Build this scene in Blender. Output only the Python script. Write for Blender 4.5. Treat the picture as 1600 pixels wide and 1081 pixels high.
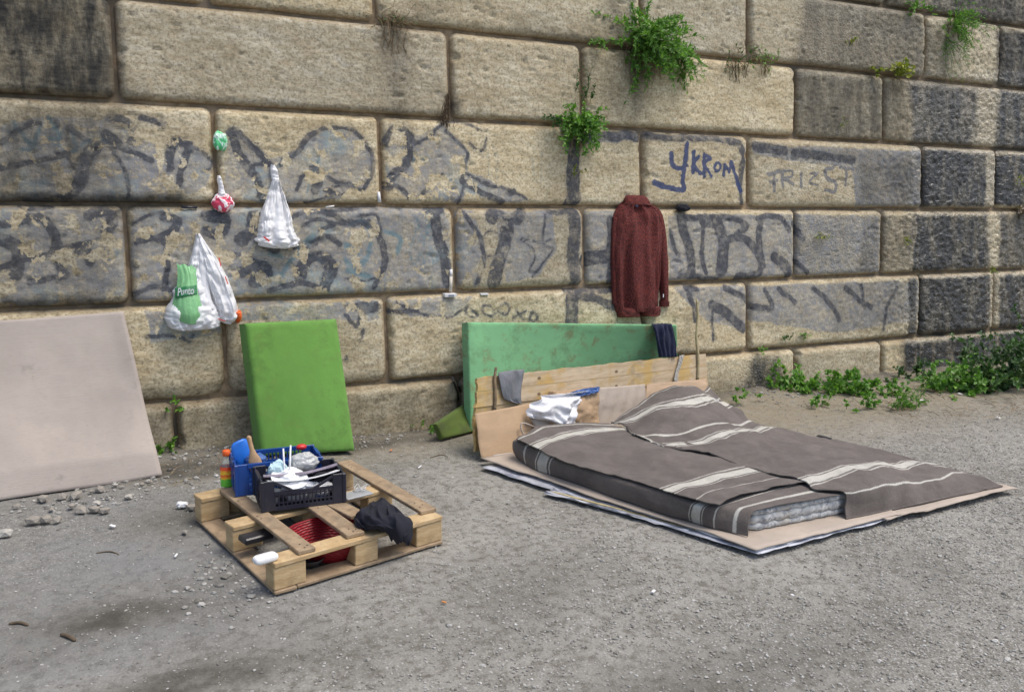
import bpy, bmesh, math, random
import numpy as np
from mathutils import Vector, Matrix
random.seed(7); rng = np.random.default_rng(7)
scene = bpy.context.scene
for o in list(bpy.data.objects): bpy.data.objects.remove(o)
col = scene.collection

# ---------------------------------------------------------------- camera
CAM = np.array([0.0, -5.782, 1.7256])
Fw = np.array([0.4509, 0.8737, -0.1825]); Fw /= np.linalg.norm(Fw)
Rt = np.array([0.8903, -0.4549, 0.0218]); Rt -= Fw*(Rt@Fw); Rt /= np.linalg.norm(Rt)
Up = np.cross(Rt, Fw)
FPX = 1400.0
cd = bpy.data.cameras.new('camera'); cam = bpy.data.objects.new('camera', cd); col.objects.link(cam)
M = Matrix(((Rt[0], Up[0], -Fw[0], CAM[0]), (Rt[1], Up[1], -Fw[1], CAM[1]), (Rt[2], Up[2], -Fw[2], CAM[2]), (0, 0, 0, 1)))
cam.matrix_world = M
cd.sensor_width = 36.0; cd.lens = FPX/1600*36; cd.clip_end = 400; cd.clip_start = 0.05
scene.camera = cam

# ---------------------------------------------------------------- world, sun, exposure
w = bpy.data.worlds.new('World'); scene.world = w; w.use_nodes = True
nt = w.node_tree; bg = nt.nodes['Background']
sky = nt.nodes.new('ShaderNodeTexSky'); sky.sky_type = 'NISHITA'; sky.sun_disc = False
SUN_EL, SUN_AZ = math.radians(66), math.radians(128)      # azimuth clockwise from +Y
sky.sun_elevation = SUN_EL; sky.sun_rotation = SUN_AZ
sky.dust_density = 3.0; sky.air_density = 1.0
nt.links.new(sky.outputs[0], bg.inputs[0]); bg.inputs[1].default_value = 0.14
sd = bpy.data.lights.new('sun', 'SUN'); sd.energy = 1.75; sd.angle = math.radians(30); sd.color = (1.0, 0.95, 0.86)
so = bpy.data.objects.new('sun', sd); col.objects.link(so)
sv = Vector((math.sin(SUN_AZ)*math.cos(SUN_EL), math.cos(SUN_AZ)*math.cos(SUN_EL), math.sin(SUN_EL)))
so.rotation_euler = (-sv).to_track_quat('-Z', 'Y').to_euler(); so.location = (6, -6, 8)
vs = scene.view_settings
vs.view_transform = 'Standard'; vs.look = 'None'; vs.gamma = 1; vs.use_curve_mapping = False; vs.exposure = 0.6
scene.render.engine = 'CYCLES'

# ---------------------------------------------------------------- measuring helpers (real planes only)
def ray(px, py):
    return Fw*FPX + Rt*(px-800) - Up*(py-540.5)
def G(px, py, z=0.0):                       # point at height z
    d = ray(px, py); t = (z-CAM[2])/d[2]; return CAM + d*t
BAT, Z4 = 0.1, 0.33
def W(px, py, off=0.0):                     # point on the battered wall, off metres proud of the joints
    d = ray(px, py); t = (BAT*(CAM[2]-Z4) - off - CAM[1])/(d[1]-BAT*d[2]); return CAM + d*t
def wall_pt(u, z, off=0.0):
    return np.array([u, BAT*(z-Z4)-off, z])
def UV(px, py, off=0.04):
    p = W(px, py, off); return p[0], p[2]
def Yp(px, py, y):                          # point on the upright plane Y = y
    d = ray(px, py); t = (y-CAM[1])/d[1]; return CAM + d*t

# ---------------------------------------------------------------- noise
_T = np.random.default_rng(3).random((8, 256, 256))
def vn(x, y, k=0):
    x = np.asarray(x, float); y = np.asarray(y, float)
    xi = np.floor(x).astype(int); yi = np.floor(y).astype(int); fx = x-xi; fy = y-yi
    fx = fx*fx*(3-2*fx); fy = fy*fy*(3-2*fy); T = _T[k % 8]
    a = T[xi & 255, yi & 255]; b = T[(xi+1) & 255, yi & 255]; c = T[xi & 255, (yi+1) & 255]; d = T[(xi+1) & 255, (yi+1) & 255]
    return (a*(1-fx)+b*fx)*(1-fy)+(c*(1-fx)+d*fx)*fy
def fbm(x, y, octv=4, k=0, gain=.5):
    s = 0; a = 1; t = 0
    for i in range(octv):
        s = s+a*vn(x*2**i+17.3*i, y*2**i+5.1*i, k+i); t += a; a *= gain
    return s/t                               # 0..1
def sstep(a, b, x):
    t = np.clip((x-a)/(b-a), 0, 1); return t*t*(3-2*t)

# ---------------------------------------------------------------- mesh helpers
def tag(o, label=None, cat=None, group=None, kind=None):
    if label: o['label'] = label
    if cat: o['category'] = cat
    if group: o['group'] = group
    if kind: o['kind'] = kind
    return o
def empty(name, loc, label=None, cat=None, group=None, kind=None):
    o = bpy.data.objects.new(name, None); col.objects.link(o); o.location = Vector(loc)
    o.empty_display_size = .05
    return tag(o, label, cat, group, kind)
def link(name, me, parent=None, origin=None):
    o = bpy.data.objects.new(name, me); col.objects.link(o)
    if origin is not None:
        me.transform(Matrix.Translation(-Vector(origin)))
    if parent is not None:
        o.parent = parent
        o.location = Vector(origin)-parent.matrix_world.translation if origin is not None else -Vector(parent_loc(parent))
    elif origin is not None:
        o.location = Vector(origin)
    return o
def parent_loc(p):
    l = Vector(p.location)
    while p.parent is not None:
        p = p.parent; l = l+Vector(p.location)
    return l
def mesh_np(name, V, F, mat, parent=None, origin=None, smooth=True, attrs=None, mats=None, midx=None):
    """world-space vertices; the object's origin goes to `origin` (default: base centre)"""
    V = np.asarray(V, float).reshape(-1, 3); me = bpy.data.meshes.new(name)
    if isinstance(F, np.ndarray):
        n, k = F.shape
        me.vertices.add(len(V)); me.vertices.foreach_set('co', V.ravel())
        me.loops.add(n*k); me.loops.foreach_set('vertex_index', F.ravel().astype(np.int32))
        me.polygons.add(n); me.polygons.foreach_set('loop_start', (np.arange(n)*k).astype(np.int32))
        me.polygons.foreach_set('loop_total', np.full(n, k, np.int32))
        me.update(calc_edges=True)
    else:
        me.from_pydata([tuple(v) for v in V], [], [tuple(f) for f in F]); me.update()
    for m in (mats or [mat]): me.materials.append(m)
    if midx is not None: me.polygons.foreach_set('material_index', np.asarray(midx, np.int32))
    me.polygons.foreach_set('use_smooth', np.full(len(me.polygons), smooth))
    if attrs:
        for an, av in attrs.items():
            av = np.asarray(av, float)
            if av.ndim == 1:
                a = me.attributes.new(an, 'FLOAT', 'POINT'); a.data.foreach_set('value', av)
            else:
                a = me.attributes.new(an, 'FLOAT_COLOR', 'POINT'); a.data.foreach_set('color', av.ravel())
    if origin is None:
        origin = ((V[:, 0].min()+V[:, 0].max())/2, (V[:, 1].min()+V[:, 1].max())/2, V[:, 2].min())
    o = bpy.data.objects.new(name, me); col.objects.link(o)
    me.transform(Matrix.Translation(-Vector([float(c) for c in origin])))
    o.location = Vector([float(c) for c in origin])
    if parent is not None:
        o.parent = parent; o.location = o.location-parent_loc(parent)
    return o
def grid_faces(n, m, wrap=False, flip=False):
    i = np.arange(n-1)[:, None]; j = np.arange(m if wrap else m-1)[None, :]; j2 = (j+1) % m
    a = i*m+j; b = i*m+j2; c = (i+1)*m+j2; d = (i+1)*m+j
    f = np.stack([a, d, c, b] if flip else [a, b, c, d], -1).reshape(-1, 4); return f
class MB:
    """collects simple shapes into ONE mesh"""
    def __init__(s): s.V = []; s.F = []; s.n = 0; s.mi = []
    def add(s, V, F, mi=0):
        s.V.append(np.asarray(V, float).reshape(-1, 3))
        for f in F: s.F.append(tuple(int(i)+s.n for i in f)); s.mi.append(mi)
        s.n += len(s.V[-1]); return s
    def box(s, c, ax, ay, az, bev=0.0, mi=0):
        """c centre, ax ay az half-extent vectors; bev cuts the long edges"""
        c = np.asarray(c, float); ax = np.asarray(ax, float); ay = np.asarray(ay, float); az = np.asarray(az, float)
        if bev <= 0:
            V = [c+sx*ax+sy*ay+sz*az for sx in (-1, 1) for sy in (-1, 1) for sz in (-1, 1)]
            return s.add(V, [(0, 1, 3, 2), (4, 6, 7, 5), (0, 4, 5, 1), (2, 3, 7, 6), (0, 2, 6, 4), (1, 5, 7, 3)], mi)
        ly, lz, lx = np.linalg.norm(ay), np.linalg.norm(az), np.linalg.norm(ax)
        by = min(bev/ly, .9); bz = min(bev/lz, .9); bx = min(bev/lx, .9)
        ring = [(-1, -1+bz), (-1, 1-bz), (-1+by, 1), (1-by, 1), (1, 1-bz), (1, -1+bz), (1-by, -1), (-1+by, -1)]
        V = []
        for sx, sc in ((-1, 1), (-1+bx, 0), (1-bx, 0), (1, 1)):
            for (y, z) in ring:
                yy = y*(1-by) if sc else y; zz = z*(1-bz) if sc else z
                V.append(c+sx*ax+yy*ay+zz*az)
        F = [tuple(range(7, -1, -1))[::-1], tuple(24+i for i in range(8))]
        F[0] = tuple(F[0][::-1])
        for r in range(3):
            for i in range(8):
                j = (i+1) % 8; F.append((r*8+i, r*8+j, (r+1)*8+j, (r+1)*8+i))
        return s.add(V, F, mi)
    def beam(s, a, b, wdt, th, up=(0, 0, 1), bev=0.0, mi=0):
        a = np.asarray(a, float); b = np.asarray(b, float); d = b-a; L = np.linalg.norm(d); d /= L
        up = np.asarray(up, float); sd_ = np.cross(d, up); sd_ /= np.linalg.norm(sd_); u = np.cross(sd_, d)
        return s.box((a+b)/2, d*L/2, sd_*wdt/2, u*th/2, bev, mi)
    def tube(s, pts, rad, n=8, cap=True, mi=0):
        pts = np.asarray(pts, float); m = len(pts)
        rad = np.full(m, rad, float) if np.isscalar(rad) else np.asarray(rad, float)
        T = np.gradient(pts, axis=0); T /= np.linalg.norm(T, axis=1)[:, None]+1e-12
        ref = np.array([0, 0, 1.0]) if abs(T[0][2]) < .9 else np.array([1.0, 0, 0])
        V = []
        a = np.cross(T[0], ref); a /= np.linalg.norm(a)
        for i in range(m):
            a = a-T[i]*(a@T[i]); a /= np.linalg.norm(a)+1e-12; b = np.cross(T[i], a)
            for k in range(n):
                th = 2*math.pi*k/n; V.append(pts[i]+rad[i]*(math.cos(th)*a+math.sin(th)*b))
        F = []
        for i in range(m-1):
            for k in range(n):
                F.append((i*n+k, i*n+(k+1) % n, (i+1)*n+(k+1) % n, (i+1)*n+k))
        if cap: F.append(tuple(range(n-1, -1, -1))); F.append(tuple((m-1)*n+k for k in range(n)))
        return s.add(V, F, mi)
    def lathe(s, base, prof, n=24, axis=(0, 0, 1), mi=0):
        base = np.asarray(base, float); ax = np.asarray(axis, float); ax /= np.linalg.norm(ax)
        r0 = np.array([1.0, 0, 0]) if abs(ax[0]) < .9 else np.array([0, 1.0, 0])
        a = np.cross(ax, r0); a /= np.linalg.norm(a); b = np.cross(ax, a); V = []
        for (r, z) in prof:
            for k in range(n):
                th = 2*math.pi*k/n; V.append(base+ax*z+r*(math.cos(th)*a+math.sin(th)*b))
        F = [(i*n+k, i*n+(k+1) % n, (i+1)*n+(k+1) % n, (i+1)*n+k) for i in range(len(prof)-1) for k in range(n)]
        return s.add(V, F, mi)
    def build(s, name, mat, parent=None, origin=None, smooth=False, mats=None):
        return mesh_np(name, np.concatenate(s.V), s.F, mat, parent, origin, smooth, mats=mats, midx=s.mi if mats else None)

# ---------------------------------------------------------------- material helpers
class NB:
    def __init__(s, name):
        s.m = bpy.data.materials.new(name); s.m.use_nodes = True; s.t = s.m.node_tree; s.p = s.t.nodes['Principled BSDF']
        s.out = s.t.nodes['Material Output']; s.pos = s.t.nodes.new('ShaderNodeNewGeometry').outputs['Position']
    def L(s, a, b): s.t.links.new(a, b)
    def _in(s, sock, v):
        if isinstance(v, bpy.types.NodeSocket): s.L(v, sock)
        elif v is not None:
            if isinstance(v, (tuple, list)) and len(v) == 3 and sock.type == 'RGBA': v = (*v, 1)
            sock.default_value = v
    def obj(s): return s.t.nodes.new('ShaderNodeTexCoord').outputs['Object']
    def scale(s, vec, sc, rot=(0, 0, 0)):
        n = s.t.nodes.new('ShaderNodeMapping'); s._in(n.inputs[0], vec); n.inputs['Scale'].default_value = sc; n.inputs['Rotation'].default_value = rot; return n.outputs[0]
    def noise(s, sc, det=4, vec=None, rough=.55, dist=0, color=False):
        n = s.t.nodes.new('ShaderNodeTexNoise'); s._in(n.inputs['Vector'], vec if vec is not None else s.pos)
        n.inputs['Scale'].default_value = sc; n.inputs['Detail'].default_value = det; n.inputs['Roughness'].default_value = rough; n.inputs['Distortion'].default_value = dist
        return n.outputs['Color' if color else 'Fac']
    def voro(s, sc, vec=None, feat='F1', rnd=1):
        n = s.t.nodes.new('ShaderNodeTexVoronoi'); n.feature = feat; s._in(n.inputs['Vector'], vec if vec is not None else s.pos)
        n.inputs['Scale'].default_value = sc; n.inputs['Randomness'].default_value = rnd; return n
    def math(s, op, a, b=None, c=None, clamp=False):
        n = s.t.nodes.new('ShaderNodeMath'); n.operation = op; n.use_clamp = clamp
        s._in(n.inputs[0], a); s._in(n.inputs[1], b); s._in(n.inputs[2], c); return n.outputs[0]
    def rng(s, v, a, b, c=0.0, d=1.0, smooth=True):
        n = s.t.nodes.new('ShaderNodeMapRange'); n.interpolation_type = 'SMOOTHSTEP' if smooth else 'LINEAR'
        s._in(n.inputs[0], v); 
        for i, x in enumerate((a, b, c, d)): s._in(n.inputs[i+1], x)
        return n.outputs[0]
    def mix(s, f, a, b, mode='MIX'):
        n = s.t.nodes.new('ShaderNodeMix'); n.data_type = 'RGBA'; n.blend_type = mode
        s._in(n.inputs[0], f); s._in(n.inputs[6], a); s._in(n.inputs[7], b); return n.outputs[2]
    def attr(s, name):
        n = s.t.nodes.new('ShaderNodeAttribute'); n.attribute_name = name; return n
    def sep(s, c):
        n = s.t.nodes.new('ShaderNodeSeparateColor'); s.L(c, n.inputs[0]); return n.outputs
    def ramp(s, v, stops):
        n = s.t.nodes.new('ShaderNodeValToRGB'); s.L(v, n.inputs[0]); e = n.color_ramp.elements
        while len(e) < len(stops): e.new(.5)
        for k, (p, c) in enumerate(stops): e[k].position = p; e[k].color = (*c, 1)
        return n.outputs[0]
    def bump(s, h, st=.3, dist=.01, prev=None):
        n = s.t.nodes.new('ShaderNodeBump'); s.L(h, n.inputs['Height']); n.inputs['Strength'].default_value = st; n.inputs['Distance'].default_value = dist
        if prev is not None: s.L(prev, n.inputs['Normal'])
        return n.outputs[0]
    def fin(s, colr=None, rough=None, normal=None, **kw):
        s._in(s.p.inputs['Base Color'], colr); s._in(s.p.inputs['Roughness'], rough)
        if normal is not None: s.L(normal, s.p.inputs['Normal'])
        for k, v in kw.items(): s._in(s.p.inputs[k.replace('_', ' ')], v)
        return s.m
def lin(r, g, b):
    f = lambda c: (c/255/12.92) if c/255 <= .04045 else ((c/255+.055)/1.055)**2.4
    return (f(r), f(g), f(b))
def simple(name, c, rough=.7, var=.15, sc=12, bump=.2, bsc=80, dist=.003, dirt=None, dirtamt=.5, coat=0, trans=0, spec=.5, sss=0):
    b = NB(name); ob = b.obj()
    n1 = b.noise(sc, 5, ob); f = b.rng(n1, .3, .7)
    c2 = tuple(x*(1-var) for x in c); c1 = tuple(min(1, x*(1+var)) for x in c)
    colr = b.mix(f, c2, c1)
    if dirt is not None:
        d = b.rng(b.noise(sc*.6, 6, ob, .65, .5), .5, .68); colr = b.mix(b.math('MULTIPLY', d, dirtamt), colr, dirt)
    nrm = b.bump(b.noise(bsc, 4, ob), bump, dist)
    kw = {}
    if trans: kw['Transmission Weight'] = trans
    if sss: kw['Subsurface Weight'] = sss
    for k, v in kw.items(): b.p.inputs[k].default_value = v
    b.p.inputs['Specular IOR Level'].default_value = spec; b.p.inputs['Coat Weight'].default_value = coat
    return b.fin(colr, rough, nrm)
# ================================================================ THE STONE WALL
def seg_d(u, z, pts):
    d = np.full(u.shape, 9.0)
    for (a, b) in zip(pts[:-1], pts[1:]):
        ax, ay = a; bx, by = b; vx, vy = bx-ax, by-ay; L2 = vx*vx+vy*vy+1e-12
        t = np.clip(((u-ax)*vx+(z-ay)*vy)/L2, 0, 1); d = np.minimum(d, np.hypot(u-ax-t*vx, z-ay-t*vy))
    return d
def curve(pts, n=5):                        # Catmull-Rom through the points
    P = np.array([pts[0]]+list(pts)+[pts[-1]], float); out = []
    for i in range(1, len(P)-2):
        for t in np.linspace(0, 1, n, endpoint=False):
            p0, p1, p2, p3 = P[i-1:i+3]
            out.append(.5*((2*p1)+(-p0+p2)*t+(2*p0-5*p1+4*p2-p3)*t*t+(-p0+3*p1-3*p2+p3)*t**3))
    out.append(P[-2]); return out
def inpoly(u, z, pts):
    r = np.zeros(u.shape, bool); n = len(pts)
    for i in range(n):
        x1, y1 = pts[i]; x2, y2 = pts[(i+1) % n]
        c = ((y1 > z) != (y2 > z)) & (u < (x2-x1)*(z-y1)/(y2-y1+1e-12)+x1); r ^= c
    return r
# spray paint on the wall: (points measured on the photo and laid on the wall, width)
DARK = [  # charcoal outlines, course by course
 ([(0,262),(40,255),(108,241)],9), ([(105,240),(116,258),(120,262)],6), ([(0,225),(40,195),(60,190)],9),
 ([(150,228),(133,250),(125,285),(95,310),(40,322)],20), ([(105,200),(140,220),(175,228),(235,250)],9), ([(170,185),(200,190),(212,210),(205,225)],9),
 ([(165,210),(185,225)],16), ([(222,186),(252,192)],10), ([(175,240),(190,260),(198,288),(200,310)],6),
 ([(262,245),(272,225),(292,224),(296,232)],15), ([(295,225),(320,240),(333,252),(322,268)],5), ([(292,240),(284,262),(280,290)],11),
 ([(262,240),(266,262)],12),
 ([(358,210),(368,204),(385,222),(420,256)],10), ([(365,218),(372,238),(388,260),(405,285),(408,305)],14), ([(395,258),(425,258)],6),
 ([(438,256),(460,238),(472,222),(484,212)],9), ([(486,212),(500,203),(530,200),(552,206),(572,228),(583,255),(578,280),(560,300),(535,306),(508,297)],7),
 ([(508,297),(545,287),(560,300)],4), ([(462,295),(470,278),(484,268)],6), ([(490,262),(500,275),(494,296)],13), ([(512,278),(540,290),(560,296)],7), ([(475,318),(510,308),(555,302)],4),
 ([(600,225),(608,205),(622,196),(640,212),(648,225)],10), ([(625,200),(640,245),(612,275),(606,290)],14), ([(606,283),(630,298),(643,312)],7),
 ([(648,225),(672,210),(690,196),(700,190)],5), ([(640,222),(655,222)],8), ([(642,312),(668,298),(690,270)],4),
 ([(696,205),(715,222),(732,242),(724,262),(722,290),(715,318)],5), ([(700,192),(725,190),(748,200),(760,218),(750,236),(735,225)],5), ([(720,268),(770,290),(800,296),(822,312)],5), ([(722,285),(755,302),(782,316)],12), ([(795,302),(803,297)],9),
 ([(893,215),(896,240),(894,280),(897,310),(893,318)],25), ([(880,205),(895,210)],9),
 ([(945,212),(997,213)],15), ([(893,216),(946,213)],14),
 ([(1010,212),(1050,216),(1100,216),(1150,222)],11), ([(1152,222),(1160,245),(1156,285)],10), ([(1156,285),(1158,318)],7),
 ([(1180,229),(1225,235)],15), ([(1240,238),(1330,250)],13),
 # second course of paint
 ([(0,352),(40,345),(60,340)],14), ([(70,345),(85,370),(92,400),(98,430)],16), ([(0,420),(40,405),(75,398),(140,380)],12), ([(140,335),(165,330),(175,345),(165,362)],18), ([(110,400),(135,388),(142,410)],14), ([(0,375),(30,390),(25,430)],20), ([(45,440),(100,432)],10),
 ([(210,345),(235,335),(262,330)],6), ([(215,380),(240,372),(258,382),(262,420),(255,452)],10), ([(255,340),(275,345),(268,362),(248,372)],15), ([(320,335),(350,340),(345,365),(322,360)],18),
 ([(375,375),(392,362),(398,340)],20), ([(380,425),(400,415),(418,425),(398,440)],20), ([(402,372),(420,385),(432,390)],14), ([(340,400),(372,398),(400,412)],10), ([(440,345),(470,332),(520,334),(545,352)],7), ([(468,430),(480,405),(500,400),(516,418),(508,446)],20), ([(440,385),(480,385),(510,372),(530,384)],9),
 ([(470,352),(500,342),(540,352),(575,345)],6), ([(545,345),(575,352),(596,380),(602,410),(590,440),(585,448)],10), ([(560,337),(592,338),(592,380)],5), ([(540,435),(570,438),(590,432)],4), ([(475,330),(560,327)],5), ([(500,360),(530,345)],8),
 ([(678,335),(684,365),(694,400),(700,440)],18), ([(664,330),(690,330)],10), ([(205,460),(240,448),(270,455)],8), ([(420,452),(470,442),(500,450)],9),
 ([(722,330),(735,350),(750,380),(755,410),(745,440)],8), ([(765,338),(788,345),(790,370),(780,400),(770,440)],22), ([(790,350),(812,330),(806,345)],14), ([(752,370),(765,360),(788,375),(786,395),(768,400),(755,395)],3), ([(848,335),(848,380),(862,390),(840,420),(830,432)],4), ([(812,372),(845,380),(858,372)],3), ([(810,375),(835,395),(825,425)],3),
 ([(893,335),(897,360),(893,400),(899,440)],23), ([(855,332),(893,332)],8),
 ([(912,408),(935,402),(960,398)],22), ([(955,395),(962,420),(960,440)],26), ([(952,345),(953,440)],12),
 ([(1047,360),(1053,385),(1058,398)],8), ([(1064,338),(1070,370),(1078,400),(1078,425)],17), ([(1064,340),(1100,340),(1135,338)],11), ([(1098,350),(1095,400),(1100,425)],8), ([(1100,345),(1120,350),(1128,380),(1125,420)],22), ([(1128,375),(1160,372),(1180,395),(1185,425),(1150,432)],13), ([(1136,338),(1165,352),(1150,365)],9), ([(1188,340),(1184,380),(1190,415)],13), ([(1182,340),(1215,340),(1232,360)],9), ([(1208,400),(1225,415),(1232,430)],16), ([(1060,430),(1120,436)],8), ([(1238,350),(1252,372)],10), ([(1240,405),(1262,425)],9),
 # third course of paint
 ([(228,526),(262,523),(295,532)],7), ([(292,532),(302,520)],5), ([(540,492),(556,510),(566,492),(590,484)],7), ([(568,515),(556,540),(540,560)],6), ([(545,480),(590,478)],13),
 ([(605,486),(650,486)],8), ([(620,470),(650,488),(700,495),(730,475)],5),
 ([(725,480),(740,485),(742,493),(730,491),(726,484)],4), ([(752,490),(752,478),(765,476),(772,485),(785,475),(795,482),(790,492),(775,488),(765,494),(755,490)],4), ([(802,497),(822,487)],4), ([(806,486),(818,500)],4), ([(832,488),(840,494),(836,502),(828,500),(830,490)],4),
 ([(893,458),(893,504)],22), ([(885,455),(960,452)],10), ([(905,462),(940,470),(958,480)],14), ([(1074,455),(1082,478),(1084,500)],9), ([(1085,450),(1070,450)],9), ([(1132,450),(1155,462),(1163,470)],11), ([(1112,478),(1135,490),(1160,512)],17), ([(1110,478),(1112,530)],5),
 ([(1195,452),(1205,475),(1200,485)],9), ([(1172,478),(1205,482)],9), ([(1215,450),(1240,472)],8), ([(1270,450),(1300,480),(1310,500)],9), ([(1320,450),(1345,470),(1360,480)],8), ([(1345,445),(1350,480)],7), ([(1400,450),(1385,480),(1380,515)],6)]
GREY = [[(0,262),(108,244),(122,285),(95,318),(0,322)], [(130,230),(175,190),(240,225),(252,300),(200,322),(110,318)], [(262,226),(296,220),(334,252),(322,290),(290,312),(240,312)],
 [(352,208),(372,205),(425,250),(470,225),(510,201),(556,207),(583,245),(578,290),(540,312),(440,318),(352,310)], [(600,230),(692,195),(735,240),(722,318),(640,312),(606,285)], [(722,264),(800,296),(825,314),(780,318),(722,300)],
 [(0,326),(196,326),(196,478),(0,484)], [(206,326),(420,326),(520,322),(702,326),(704,450),(560,462),(400,458),(206,472)], [(712,328),(740,330),(758,400),(745,448),(712,450)], [(770,330),(860,330),(868,392),(840,430),(790,440)],
 [(1044,336),(1236,335),(1236,430),(1044,438)], [(1240,335),(1372,338),(1372,424),(1240,430)], [(1175,226),(1437,236),(1437,320),(1336,322),(1330,262),(1232,250),(1175,240)], [(370,472),(594,470),(590,505),(530,500),(380,500)], [(606,468),(740,462),(700,495),(640,495)],
 [(1170,446),(1434,438),(1434,500),(1300,520),(1170,500)], [(1050,448),(1164,446),(1164,515),(1100,500)], [(908,206),(998,206),(998,220),(908,225)], [(0,200),(60,180),(170,185),(200,225),(100,240),(0,262)], [(228,486),(340,486),(345,520),(235,535)], [(912,330),(960,330),(960,440),(912,440)]]
BLUE = [([(20,190),(35,215),(52,228)],9), ([(60,195),(45,240)],8), ([(75,182),(92,215),(75,215)],10), ([(85,225),(120,235),(110,205)],8), ([(130,225),(150,215),(165,222)],9), ([(30,235),(60,232)],7),
 ([(650,335),(662,372),(670,345)],4), ([(640,390),(655,350)],4), ([(662,385),(672,350),(672,375),(682,352)],4), ([(642,395),(648,412),(658,392),(662,412),(672,392),(676,412)],4), ([(640,378),(684,374)],3),
 ([(772,226),(776,260),(780,285)],3), ([(762,238),(764,275)],3), ([(830,245),(836,275)],3), ([(846,235),(846,280)],3), ([(648,250),(668,248)],9), ([(658,240),(664,254)],5), ([(690,282),(720,282)],4),
 ([(545,350),(565,345),(578,365),(575,400),(555,415),(540,405)],9), ([(545,420),(575,430)],12), ([(600,362),(625,372),(620,395)],10), ([(540,385),(560,395)],12), ([(440,430),(470,395),(505,410)],9), ([(470,390),(490,372)],14), ([(480,300),(500,240)],6), ([(430,262),(460,240)],5), ([(420,395),(440,400)],9), ([(1270,235),(1290,240)],4)]
NAVY = [([(1047,242),(1049,258),(1062,264),(1072,258)],8), ([(1072,225),(1070,255),(1066,285),(1067,297),(1042,292),(1022,286)],8), ([(1082,238),(1082,268)],7), ([(1091,246),(1083,256),(1094,272)],6), ([(1099,243),(1099,276)],6), ([(1099,244),(1108,249),(1100,258),(1110,276)],6), ([(1114,262),(1119,256),(1125,261),(1119,269),(1114,263)],5), ([(1130,276),(1131,258),(1138,270),(1141,254)],5), ([(1142,254),(1150,280),(1157,298)],7)]
GREYLET = [([(1198,272),(1210,270),(1218,268)],6), ([(1208,272),(1208,298)],6), ([(1200,284),(1214,282)],4), ([(1222,268),(1222,292)],6), ([(1222,268),(1236,266),(1236,278),(1224,280),(1240,290)],5), ([(1252,270),(1252,292)],5), ([(1264,272),(1276,270),(1264,284),(1276,290)],4), ([(1302,262),(1288,266),(1292,278),(1304,286),(1302,300),(1288,298)],6), ([(1312,262),(1332,264)],5), ([(1322,264),(1320,290)],5)]
PXM = 210.0                                   # photo pixels per metre at mid wall, for line widths
def prep(lst, k=1.0):
    out = []
    for pts, wd in lst:
        c = [UV(*p) for p in curve(pts)]; mx = sum(p[0] for p in pts)/len(pts)
        pm = (164-.045*mx)/.6                 # pixels per metre at this place of the wall
        out.append((c, wd*k/pm))
    return out
S_DARK, S_BLUE, S_NAVY, S_GL = prep(DARK, .98), prep(BLUE), prep(NAVY), prep(GREYLET)
P_GREY = [[UV(*p) for p in g] for g in GREY]
# algae, soot and seepage: polygons (photo pixels), strength, softness in metres
STAIN = [([(-200,-100),(188,-100),(190,158),(-200,158)],1.0,.05), ([(-200,150),(210,150),(150,330),(-200,330)],.75,.10), ([(-200,290),(290,300),(280,330),(-200,330)],.9,.03), ([(-200,330),(190,330),(190,480),(-200,490)],.45,.12), ([(-200,455),(215,460),(200,485),(-200,490)],.8,.03),
 ([(585,25),(640,35),(632,120),(640,200),(610,200),(605,100)],.55,.06), ([(600,30),(640,40),(625,60),(600,60)],.7,.04), ([(690,150),(730,160),(720,178),(700,182)],.8,.03), ([(960,60),(1040,70),(1010,140),(985,185)],.8,.07), ([(940,-30),(970,-30),(975,60),(945,60)],.5,.05), ([(905,60),(980,70),(970,190),(915,180)],.4,.08), ([(640,0),(700,10),(680,30),(650,30)],.4,.05),
 ([(800,20),(960,60),(960,80),(800,50)],.4,.05), ([(1250,-60),(1445,-60),(1443,122),(1246,102)],.66,.05), ([(1243,106),(1377,122),(1377,218),(1243,210)],.80,.04),
 ([(1379,122),(1420,124),(1415,226),(1379,220)],.6,.03), ([(1420,126),(1528,138),(1524,232),(1420,226)],.95,.04), ([(1560,140),(1640,150),(1640,245),(1556,236)],1.0,.02),
 ([(1446,40),(1490,45),(1480,125),(1446,120)],.5,.04), ([(1554,48),(1700,60),(1700,150),(1554,136)],1.0,.02), ([(1450,-60),(1700,-60),(1700,45),(1555,42),(1450,20)],.9,.05), ([(1330,-60),(1445,-60),(1445,25),(1335,0)],.6,.03),
 ([(1335,246),(1437,240),(1437,322),(1338,320)],.6,.07), ([(1180,228),(1437,240),(1437,256),(1260,250)],.45,.03), ([(1441,232),(1536,240),(1536,322),(1441,322)],1.1,.01), ([(1556,240),(1760,255),(1760,322),(1556,322)],1.1,.01),
 ([(1240,334),(1345,336),(1330,420),(1240,430)],.25,.08), ([(1345,336),(1372,336),(1372,424),(1340,424)],.55,.03), ([(1375,336),(1430,336),(1425,424),(1375,424)],.75,.03), ([(1425,334),(1545,334),(1545,422),(1425,424)],1.1,.02), ([(1558,334),(1760,334),(1760,420),(1558,420)],.9,.02),
 ([(1300,440),(1415,436),(1412,530),(1300,520)],.35,.08), ([(1416,434),(1434,434),(1434,526),(1418,526)],1.0,.01), ([(1438,434),(1544,430),(1544,520),(1438,526)],1.1,.01), ([(1560,430),(1760,428),(1760,510),(1560,516)],1.1,.01),
 ([(1408,534),(1760,500),(1760,700),(1400,640)],1.15,.03), ([(1175,556),(1212,556),(1222,600),(1225,660),(1120,660),(1155,600)],1.0,.05),
 ([(150,612),(1100,565),(1100,760),(150,760)],.5,.1), ([(150,655),(700,640),(700,760),(150,760)],.5,.06), ([(1040,600),(1440,590),(1440,700),(1040,700)],.6,.06)]
P_ST = [([UV(*p) for p in g], a, s) for g, a, s in STAIN]
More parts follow.
